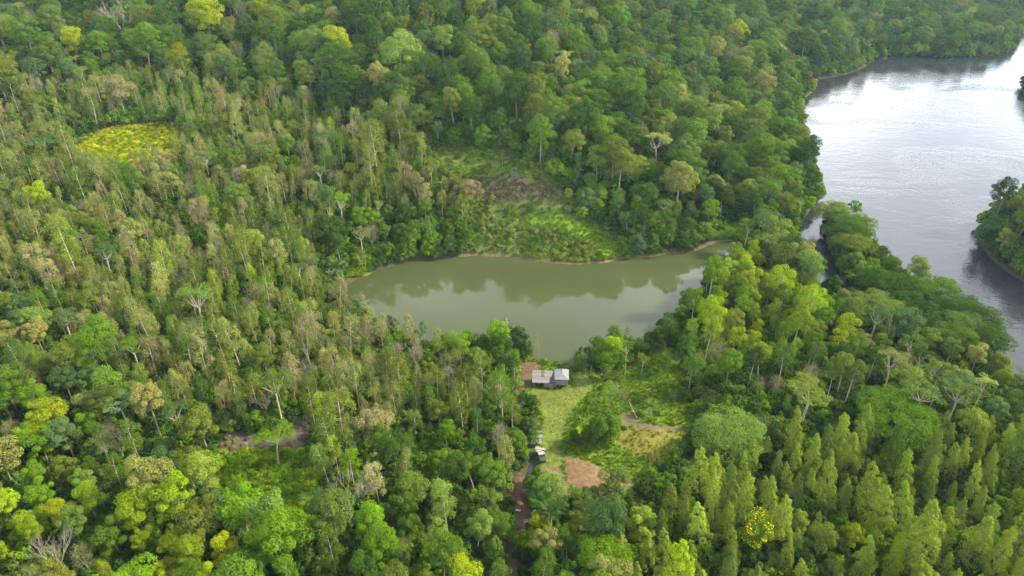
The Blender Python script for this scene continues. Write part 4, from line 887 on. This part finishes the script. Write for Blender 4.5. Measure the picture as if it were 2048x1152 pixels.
put('dry_meadow_grass', 'tuft', sub(['tan_field'], .45, ['lawn', 'dirt_house', 'dirt_field', 'dirt_spot', 'plain_track']), .4, 1.0, ['pale olive', 'olive', 'lime green', 'fresh green'], 'thin dry grass between the dirt patches')
put('lawn_grass', 'tuft', sub(['lawn'], .5), .2, .45, ['lime green', 'light green', 'pale olive'], 'short trodden grass around the shack')
print('trees', len(trees), 'single', len(single), {k: (sum(t['kind'] == k for t in single), len(mass.get(k, []))) for k in KIND})

# ------------------------------------------------------------------ the shack by the pond
TIN = simple('old_tin', (.098, .10, .106), .55, .35, 1.2, .25); TIN_NEW = simple('pale_tin', (.125, .132, .136), .5, .12, .8, .25); TIN_RUST_AND_HOLE = simple('stained_tin_and_hole_dark', (.055, .055, .057), .7, .4, 1.5, .1)
WOOD = simple('weathered_wood', (.14, .112, .09), .9, .35, 2.5); WOOD_DARK = simple('dark_wood', (.085, .065, .05), .9, .3, 2.5); WOOD_PALE = simple('pale_wood', (.21, .185, .155), .85, .25, 2.5)
DARK = simple('dark_opening', (.012, .012, .012), .9, .1); WHITE = simple('white_paint', (.21, .208, .203), .6, .12, 2.0); BLUE_TIN_AND_SKYLIT = simple('pale_blue_sheet_and_skylit_slope', (.12, .145, .155), .45, .12, 1.2, .15)
RUBBER = simple('rubber', (.02, .02, .02), .8, .2); GREENBLACK = simple('dark_green_paint', (.022, .028, .024), .55, .4, 2.0); EARTHY = simple('tyre_tan', (.20, .165, .13), .9, .3)
def corrugated(name, w, l, mat, parent, loc, rot, waves=5, amp=.03):
    b = MB(); n = waves * 4; xs = np.linspace(-w / 2, w / 2, n + 1); zs = amp * np.cos(np.linspace(0, waves * 2 * math.pi, n + 1))
    v = [(x, -l / 2, z) for x, z in zip(xs, zs)] + [(x, l / 2, z) for x, z in zip(xs, zs)]
    b.add(v, [(i, i + 1, n + 2 + i, n + 1 + i) for i in range(n)]); o = b.build(name, mat, parent)
    md = None; o.location = loc; o.rotation_euler = rot; return o
x0, y0, z0 = ground(1100, 776)
house = empty('wooden_house', (x0, y0, z0), R(-3.5), 'weathered wooden shack on stilts with a tin-roofed lean-to beside the pond', 'house')
# lean-to: posts, rafters and sheets
rf = MB()
for xx in (-4.8, -2.7, -.6, 1.3): rf.box((xx, 1.7, 2.40), (.07, 4.2, .09), rx=math.atan2(1.0, 4.4))
for yy, zz in ((-.30, 1.95), (1.7, 2.40), (3.7, 2.84)): rf.box((-1.75, yy, zz - .10), (6.3, .08, .09))
leanto = rf.build('lean_to_roof', WOOD_DARK, house)
ang = math.atan2(1.0, 4.4)
for i in range(8):
    wdt = .84; xx = -4.9 + wdt * .5 + i * .785
    for half in (0, 1):
        yy = .62 + half * 2.12; zz = 2.20 + half * .49 + (.02 if half else 0) + (i % 2) * .012
        o = corrugated('roof_sheet', wdt, 2.3 + rng.uniform(-.08, .12), TIN_RUST_AND_HOLE if (i, half) in ((3, 1), (6, 0)) else TIN, leanto, (xx, yy - .02 * (i % 3), zz + .06), (ang, 0, rng.normal(0, .008)))
hole = MB(); hole.box((0, 0, 0), (.75, .28, .02)); o = hole.build('patch_sheet', TIN_RUST_AND_HOLE, leanto); o.location = (-2.1, 1.75, 2.62); o.rotation_euler = (ang, 0, .05)  # dark plate on the sheets, painting the dark of a roof hole
for (xx, yy, hh) in ((-4.55, -.1, 1.95), (-4.25, -.05, 1.95), (1.15, -.15, 2.0), (-4.7, 3.6, 2.75), (-1.8, 3.6, 2.75), (1.1, 3.6, 2.75)):
    b = MB(); b.tube([(xx, yy, -.3), (xx + rng.normal(0, .04), yy, hh)], [.075, .065], 6); b.build('post', WOOD_PALE if yy < 0 else WOOD, house)
# boarded half wall in the right bay, and the dark boarded back wall
def boards(parent, x0_, x1_, y_, z0_, z1_, n, mat, along='x', skip=()):
    h_ = (z1_ - z0_) / n
    for k in range(n):
        if k in skip: continue
        b = MB(); L = x1_ - x0_ + rng.uniform(-.06, .04); b.box((0, 0, 0), (L, .035, h_ - .025)); o = b.build('plank', mat[k % len(mat)], parent)
        c_ = (x0_ + x1_) / 2 + rng.uniform(-.02, .02)
        if along == 'x': o.location = (c_, y_ + rng.uniform(-.012, .012), z0_ + h_ * (k + .5)); o.rotation_euler = (rng.normal(0, .02), rng.normal(0, .004), 0)
        else: o.location = (y_ + rng.uniform(-.012, .012), c_, z0_ + h_ * (k + .5)); o.rotation_euler = (0, 0, R(90))
b = MB(); b.box((-.35, .06, .75), (2.75, .03, 1.45)); hw = b.build('half_wall', WOOD_DARK, house); boards(hw, -1.75, 1.0, .02, .05, 1.5, 7, (WOOD, WOOD_PALE))
b = MB(); b.box((-1.8, 3.55, 1.3), (5.6, .04, 2.5)); bw = b.build('back_wall', WOOD_DARK, house); boards(bw, -4.6, 1.0, 3.61, .1, 2.5, 9, (WOOD_DARK, WOOD))
b = MB(); b.box((-.4, -.12, .12), (2.5, .25, .16)); b.build('bench', WOOD_PALE, house)
# raised cabin
cx0, cx1, cy0, cy1, cz0, cz1 = 1.45, 4.75, .05, 4.0, 1.1, 3.25
b = MB(); b.box(((cx0 + cx1) / 2, (cy0 + cy1) / 2, cz0 - .06), (cx1 - cx0 + .1, cy1 - cy0 + .1, .1)); b.build('floor_platform', WOOD_DARK, house)
for xx in (cx0 + .05, cx1 - .05):
    for yy in (cy0, cy1): b = MB(); b.tube([(xx, yy, -.3), (xx, yy, cz1)], [.085, .075], 6); b.build('post', WOOD_PALE if yy < 1 else WOOD, house)
for nm, a_ in (('front_wall', 0), ('rear_wall', 1)):
    yy = cy0 if a_ == 0 else cy1; b = MB(); b.box(((cx0 + cx1) / 2, yy + (.05 if a_ == 0 else -.05), (cz0 + cz1) / 2), (cx1 - cx0 - .04, .03, cz1 - cz0 - .02)); w_ = b.build(nm, WOOD_DARK, house)
    boards(w_, cx0, cx1, yy, cz0, cz1, 9, (WOOD, WOOD_PALE, WOOD))
for xx in (cx0, cx1):
    b = MB(); b.box((xx + (.05 if xx == cx0 else -.05), (cy0 + cy1) / 2, (cz0 + cz1) / 2), (.03, cy1 - cy0 - .04, cz1 - cz0 - .02)); w_ = b.build('side_wall', WOOD_DARK, house)
    boards(w_, cy0 + .03, cy1 - .03, xx, cz0, cz1, 9, (WOOD, WOOD_PALE), 'y')
b = MB(); b.box((2.55, cy0 - .035, 2.92), (.72, .05, .5)); wnd = b.build('window', DARK, house)
b = MB()
for q, sz_ in (((2.55, cy0 - .06, 3.19), (.84, .05, .06)), ((2.55, cy0 - .06, 2.65), (.84, .05, .06)), ((2.16, cy0 - .06, 2.92), (.06, .05, .48)), ((2.94, cy0 - .06, 2.92), (.06, .05, .48))): b.box(q, sz_)
b.build('window_frame', WOOD_PALE, wnd)
ex0, ex1, ey0, ey1, ez, rz_ = cx0 - .35, cx1 + .32, cy0 - .4, cy1 + .45, 3.22, 4.05
mx_ = (ex0 + ex1) / 2 + .1; r0, r1 = ey0 + 1.75, ey1 - .9
b = MB(); b.box(((ex0 + ex1) / 2, ey0 + .08, ez - .06), (ex1 - ex0 - .1, .06, .1)); b.box(((ex0 + ex1) / 2, ey1 - .08, ez - .06), (ex1 - ex0 - .1, .06, .1)); b.box((ex0 + .08, (ey0 + ey1) / 2, ez - .06), (.06, ey1 - ey0 - .3, .1)); b.box((ex1 - .08, (ey0 + ey1) / 2, ez - .06), (.06, ey1 - ey0 - .3, .1))
roof = b.build('cabin_roof', WOOD, house)
def slab(pts, mat, nm, th=.03):
    b = MB(); pts = [np.array(p, float) for p in pts]; n_ = np.cross(pts[1] - pts[0], pts[2] - pts[0]); n_ /= np.linalg.norm(n_); k = len(pts)
    b.add(pts + [p - n_ * th for p in pts], [tuple(range(k)), tuple(range(2 * k - 1, k - 1, -1))] + [(i, i + k, (i + 1) % k + k, (i + 1) % k) for i in range(k)]); return b.build(nm, mat, roof)
A_, B_, C_, D_ = (ex0, ey0, ez), (ex1, ey0, ez), (ex1, ey1, ez), (ex0, ey1, ez); E_, G_ = (mx_, r0, rz_), (mx_, r1, rz_)
slab((A_, B_, E_), TIN_NEW, 'roof_panel'); slab((B_, C_, G_, E_), TIN_NEW, 'roof_panel'); slab((C_, D_, G_), TIN, 'roof_panel'); slab((D_, A_, E_, G_), BLUE_TIN_AND_SKYLIT, 'roof_panel')  # left slope's bluer tin has the skylight falling on it painted in
b = MB(); b.tube([E_, G_], .05, 6)
for q, e_ in ((A_, E_), (B_, E_), (C_, G_), (D_, G_)): b.tube([q, e_], .035, 5)
b.build('ridge_cap', TIN_NEW, roof)
b = MB(); b.box((5.25, .0, 1.12), (1.0, .1, .05)); b.build('ledge', WOOD_PALE, house)

# ------------------------------------------------------------------ things about the place
def put_at(name, px, py, rz, label, cat, lift=0.0): x, y, z = ground(px, py); return empty(name, (x, y, z + lift), R(rz), label, cat)
# tin shelter
sh = put_at('tin_shelter', 1074, 894, 6, 'low shelter of pale blue metal sheets beside the track', 'shelter')
for xx, yy, hh in ((-1.25, 0, 1.15), (1.2, 0, 1.15), (-1.25, 2.5, 1.4), (1.35, 2.5, 1.4)): b = MB(); b.tube([(xx, yy, -.2), (xx, yy, hh)], .05, 6); b.build('post', WOOD, sh)
corrugated('roof_sheet', 2.75, 1.35, BLUE_TIN_AND_SKYLIT, sh, (-.1, .55, 1.24), (.14, 0, .02), 12, .018)
o = corrugated('roof_sheet', 2.5, .95, TIN_NEW, sh, (.55, 2.15, 1.48), (.16, 0, .10), 11, .018)
corrugated('roof_sheet', 1.3, .55, TIN, sh, (1.3, 3.7, 1.55), (.1, 0, .05), 6, .018)
b = MB(); b.box((0, .55, 1.12), (2.5, .06, .07)); b.box((.4, 2.15, 1.36), (2.4, .06, .07)); b.box((1.2, 3.7, 1.46), (1.2, .05, .06)); b.tube([(1.7, 3.7, -.2), (1.7, 3.7, 1.44)], .05, 6); b.build('frame', WOOD_DARK, sh)
x, y, z = ground(1066, 891); o = MB(); o.box((0, 0, 0), (3.6, .16, .04)); o = o.build('plank', WHITE); o.location = (x - .1, y + 1.25, z + 1.52); o.rotation_euler = (0, -.02, R(7)); tag(o, 'long white plank lying across the pale blue tin shelter', 'plank')
# old truck heaped with boards
tr = put_at('old_truck', 1082, 914, 9, 'dark derelict truck with a white cab parked at the edge of the track', 'truck')
b = MB()
b.box((0, 0, .55), (1.35, 4.6, .16)); b.box((0, -1.72, .86), (1.42, 1.3, .46)); b.box((0, -1.72, 1.12), (1.1, 1.2, .08)); b.box((0, -2.40, .62), (1.7, .14, .2))
b.box((-.72, -1.75, .88), (.26, 1.2, .12)); b.box((.72, -1.75, .88), (.26, 1.2, .12)); b.build('body', GREENBLACK, tr)
b = MB(); b.box((0, -.45, 1.12), (1.5, 1.15, .75)); cab = b.build('cab', GREENBLACK, tr)
b = MB(); b.box((0, -.36, 1.56), (1.52, 1.0, .08)); b.build('cab_roof', WHITE, cab)
b = MB(); b.box((0, -1.0, 1.34), (1.25, .03, .36), rx=-.3); b.build('windscreen', DARK, cab)
b = MB(); b.box((.0, -1.05, 1.14), (1.4, .06, .06)); b.box((-.70, -1.0, 1.34), (.07, .07, .46), rx=-.3); b.box((.70, -1.0, 1.34), (.07, .07, .46), rx=-.3); b.build('windscreen_frame', WHITE, cab)
b = MB(); b.box((0, 1.25, .72), (1.6, 2.2, .08))
for xx in (-.78, .78): b.box((xx, 1.25, .9), (.05, 2.2, .3))
b.box((0, 2.36, .9), (1.6, .05, .3)); b.build('flatbed', WOOD_DARK, tr)
b = MB(); b.box((0, -2.40, .92), (1.0, .06, .34)); b.build('grille', TIN_RUST_AND_HOLE, tr)
for xx in (-.5, .5): b = MB(); b.tube([(xx, -2.36, .98), (xx, -2.46, .98)], .1, 8); b.build('headlight', TIN_NEW, tr)
for xx in (-.78, .78):
    for yy in (-1.7, 1.4):
        b = MB(); b.tube([(xx - .1, yy, .34), (xx + .1, yy, .34)], .36, 12); w_ = b.build('wheel', RUBBER, tr); b = MB(); b.tube([(xx - .11, yy, .34), (xx + .11, yy, .34)], .17, 8); b.build('rim', TIN_RUST_AND_HOLE, w_)
tm = tr.rotation_euler.z
def on_truck(lx, ly, lz): c_, s_ = math.cos(tm), math.sin(tm); return (tr.location.x + lx * c_ - ly * s_, tr.location.y + lx * s_ + ly * c_, tr.location.z + lz)
for nm, sz_, loc, rot, lb in (('board', (2.5, .5, .04), (.2, 1.7, 1.10), (0, .06, R(-18)), 'wide white board lying aslant over the rear of the old truck'), ('board', (1.5, .8, .04), (-.3, 1.35, .98), (.03, 0, R(8)), 'square whitish panel lying flat on the truck bed'),
        ('board', (2.6, .16, .04), (.35, 2.0, 1.16), (0, .09, R(-24)), 'narrow cream plank on top of the heap on the truck'), ('board', (1.25, .5, .04), (-.5, 2.0, 1.06), (.05, -.05, R(20)), 'short white board at the back corner of the truck'), ('board', (.18, 1.6, .04), (.62, -.3, 1.63), (-.25, 0, R(14)), 'thin white slat leaning down over the truck cab side')):
    b = MB(); b.box((0, 0, 0), sz_); o = b.build(nm, WHITE if 'cream' not in lb else WOOD_PALE); o.location = on_truck(*loc); o.rotation_euler = (rot[0], rot[1], rot[2] + tm); tag(o, lb, 'board', 'boards heaped on the truck')
ty = put_at('worn_rubber_ring', 1091, 922, 0, 'worn tan tyre lying beside the derelict truck', 'tyre')
b = MB(); n_ = 14
for k in range(n_): a0, a1 = 2 * math.pi * k / n_, 2 * math.pi * (k + 1) / n_; b.tube([(.3 * math.cos(a0), .3 * math.sin(a0), .12), (.3 * math.cos(a1), .3 * math.sin(a1), .12)], .13, 6, cap=False)
b.build('tread', EARTHY, ty)
# poles and boards over the creek
for (p, q, lb) in (((1045, 971), (1059, 962), 'upper pale pole of the three lying over the creek'), ((1047, 980), (1067, 970), 'middle pale pole of the three lying over the creek'), ((1048, 984), (1069, 974), 'lower and longest pale pole lying over the creek')):
    a, c = ground(*p), ground(*q); zz = max(a[2], c[2]) + .35; b = MB(); b.tube([(a[0], a[1], zz), ((a[0] + c[0]) / 2, (a[1] + c[1]) / 2, zz + .06), (c[0], c[1], zz)], [.10, .09, .07], 6); o = b.build('pole', BARK_DEAD); tag(o, lb, 'pole', 'poles laid over the creek')
x, y, z = ground(1058, 1044); fb = empty('footbridge', (x, y, z), R(16), 'plank footbridge crossing the creek beside the dirt path', 'footbridge')
for k in range(3): b = MB(); b.box((rng.uniform(-.1, .1), -.3 + k * .3, .55 + .01 * k), (4.2, .24, .06)); b.build('plank', WOOD if k else WOOD_PALE, fb)
b = MB(); b.tube([(-1.9, -.5, .4), (-1.9, .6, .4)], .1, 6); b.tube([(1.9, -.5, .4), (1.9, .6, .4)], .1, 6); b.build('bearer', WOOD_DARK, fb)
x, y, z = ground(1036, 1023); o = empty('foam_box', (x, y, z), R(-8), 'white box lying on the red dirt path', 'box'); b = MB(); b.box((0, 0, .2), (1.0, .45, .36)); b.build('box', WHITE, o); b = MB(); b.box((.03, 0, .41), (1.05, .5, .06)); b.build('lid', WHITE, o)
def lathe(b, prof, n=10, c=(0, 0, 0)):
    v = [(c[0] + r * math.cos(2 * math.pi * j / n), c[1] + r * math.sin(2 * math.pi * j / n), c[2] + z) for r, z in prof for j in range(n)]
    b.add(v, [(i * n + j, i * n + (j + 1) % n, (i + 1) * n + (j + 1) % n, (i + 1) * n + j) for i in range(len(prof) - 1) for j in range(n)] + [tuple(range(n - 1, -1, -1))])
for px, py, lb in ((1047, 774, 'white bucket on the bare earth left of the shack'), (1103, 864, 'small white bucket lying on the mown grass')):
    x, y, z = ground(px, py); o = empty('bucket', (x, y, z), 0, lb, 'bucket'); b = MB(); lathe(b, [(.17, 0), (.22, .4), (.23, .42), (.2, .42), (.15, .05)]); b.build('pail', WHITE, o); b = MB(); b.tube([(-.22, 0, .4), (-.15, .12, .5), (.15, .12, .5), (.22, 0, .4)], .012, 4); b.build('handle', TIN, o)
# fallen trunk and brushwood
a, c = ground(1256, 806), ground(1274, 838); ft = empty('fallen_trunk', a, 0, 'fallen white trunk lying across the meadow above the small dirt patch', 'log')
d_ = np.array(c) - np.array(a); b = MB(); b.tube([(0, 0, .9), tuple(d_ * .5 + [0, 0, .55]), tuple(d_ + [0, 0, .15])], [.09, .13, .17], 6); b.build('trunk', BARK_DEAD, ft)
b = MB()
for t_ in (.25, .4, .55): p = d_ * t_ + np.array([0, 0, .7]); b.tube([p, p + [rng.uniform(.6, 1.4), rng.uniform(-.6, .3), .5]], [.05, .015], 4)
b.build('limb', BARK_DEAD, ft)
x, y, z = ground(1130, 919); bp_ = empty('brushwood', (x, y, z), .4, 'pale dry branch at the tip of the dirt field', 'branch'); b = MB()
branch_tree(b, (0, 0, .1), (1, .2, .15), 1.0, .05, 2, .5); b.build('branch', BARK_DEAD, bp_)
# canoes
def canoe(px0, py0, px1, py1, width, hullm, bowm, label, seats):
    (x0, y0), (x1, y1) = unproject(px0, py0), unproject(px1, py1); L = math.hypot(x1 - x0, y1 - y0); rz = math.atan2(x1 - x0, y1 - y0)
    e = empty('canoe', ((x0 + x1) / 2, (y0 + y1) / 2, .0), -rz, label, 'canoe'); b = MB(); n = 12
    st = np.linspace(-1, 1, n + 1); prof = []
    for q in st:
        w = width / 2 * (1 - abs(q) ** 2.6) + .03; h_ = .34 + .22 * abs(q) ** 3
        prof.append([(-w, q * L / 2, h_), (-w * .75, q * L / 2, -.08), (w * .75, q * L / 2, -.08), (w, q * L / 2, h_), (w - .06 if w > .1 else .0, q * L / 2, h_), (w * .65, q * L / 2, .02), (-w * .65, q * L / 2, .02), (-w + .06 if w > .1 else .0, q * L / 2, h_)])
    v = [p for s_ in prof for p in s_]; b.add(v, [(i * 8 + j, i * 8 + (j + 1) % 8, (i + 1) * 8 + (j + 1) % 8, (i + 1) * 8 + j) for i in range(n) for j in range(8)] + [tuple(range(7, -1, -1)), tuple(n * 8 + j for j in range(8))]); b.build('hull', hullm, e)
    b = MB(); b.box((0, L * .44, .50), (width * .28, L * .12, .06)); b.build('bow', bowm, e)
    for k in range(seats): b = MB(); b.box((0, -L * .32 + k * L * .6 / max(seats - 1, 1), .27), (width * .86, .24, .04)); b.build('seat', WOOD_PALE if hullm is not RUBBER else WOOD_DARK, e)
    return e, L
c1, L1 = canoe(1014.5, 651, 1014, 633, .85, WOOD, DARK, 'grey-brown wooden canoe with a dark bow moored behind the shore bushes', 4)
c2, L2 = canoe(1256, 678, 1255.2, 656, .62, WOOD_DARK, DARK, 'long narrow dark canoe moored beside the near shore trees', 3)
b = MB(); b.box((0, 0, .35), (.22, .3, .45)); b.tube([(0, -.1, .5), (.1, -.7, .62)], .03, 5); o = b.build('outboard_motor', RUBBER); o.location = (c1.location.x + .42, c1.location.y - .2, .12); tag(o, 'small dark outboard motor resting on the side of the grey-brown canoe', 'motor')

# ------------------------------------------------------------------ palms
PALM_LEAF = LEAF
def frond_mesh(L, name):
    b = MB(); n = 14; sp = [np.array([0, L * t, L * (.42 * t - .62 * t * t)]) for t in np.linspace(0, 1, n + 1)]
    for i in range(n):
        for sd in (-1, 1):
            w = L * .26 * math.sin(math.pi * (.12 + .84 * i / n)) ** .8; p0, p1 = sp[i], sp[i + 1]; m_ = (p0 + p1) / 2
            tip = m_ + np.array([sd * w, L * .12, -w * .38 + rng.normal(0, .05)]); b.add([p0, p1, tip], [(0, 1, 2) if sd > 0 else (0, 2, 1)])
    b.tube(sp[::3] + [sp[-1]], [.05] + [.035] * (len(sp[::3]) - 1) + [.012], 4, cap=False); me = b.mesh(name, LEAF); return me
FROND = [frond_mesh(1.0, 'frond_a'), frond_mesh(1.0, 'frond_b')]
for px, py, hh, L, n_, col, label in [(676, 556, 3.5, 4.6, 17, (.060, .115, .045), 'big feathery palm at the far corner of the pond'), (664, 566, 2.2, 3.0, 12, (.09, .12, .05), 'smaller palm in front of the big pond-side palm'),
        (1084, 1062, 8, 2.6, 14, (.03, .075, .015), 'tall slim palm nearest the footbridge'), (1092, 1082, 8.5, 2.8, 15, (.035, .08, .018), 'pale-stemmed palm in the dark creek grove'), (1102, 1086, 8, 2.8, 14, (.03, .07, .016), 'palm on the grove side away from the creek'),
        (1080, 1040, 6, 2.6, 13, (.04, .085, .02), 'short leafy palm above the footbridge'), (1112, 1060, 7, 2.7, 14, (.04, .09, .02), 'bright palm beside the trodden grass'), (724, 470, 6, 2.6, 12, (.10, .15, .02), 'yellowish palm in the forest edge behind the pond'), (1300, 830, 2.5, 2.2, 10, (.07, .14, .02), 'small fan-like palm in the open meadow')]:
    x, y, z = ground(px, py); e = empty('palm_tree', (x, y, z), rng.uniform(0, 6), label, 'palm')
    b = MB(); b.tube([(0, 0, -.4), (.1, .05, hh * .5), (.15, .2, hh)], [.17, .13, .12], 6); b.build('trunk', BARK_PALE, e)
    for k in range(n_):
        o = bpy.data.objects.new('frond', FROND[k % 2]); C.objects.link(o); o.parent = e; o.location = (.15, .2, hh); o['tint'] = tuple(float(c * rng.uniform(.8, 1.2)) for c in col)
        o.rotation_euler = (R(rng.uniform(5, 45) if k % 3 else rng.uniform(50, 75)), 0, 2.4 * k + rng.normal(0, .2)); o.scale = (L * rng.uniform(.85, 1.1),) * 3

# ------------------------------------------------------------------ air
b = MB(); top = max(124.0, max(t['z'] + KIND[t['kind']]['h'] * t['sz'] for t in trees) * 1.05 + 2); print('haze top', top)
b.box((0, 2700, (top - 12) / 2), (7400, 7000, top + 12))
hm = bpy.data.materials.new('haze'); hm.use_nodes = True; nt = hm.node_tree; nt.nodes.clear(); out = nt.nodes.new('ShaderNodeOutputMaterial'); pv = nt.nodes.new('ShaderNodeVolumePrincipled')
pv.inputs['Color'].default_value = (.52, .76, 1.0, 1); pv.inputs['Density'].default_value = 0.000045; pv.inputs['Anisotropy'].default_value = .2
nt.links.new(pv.outputs[0], out.inputs['Volume']); o = b.build('haze', hm); o['kind'] = 'stuff'
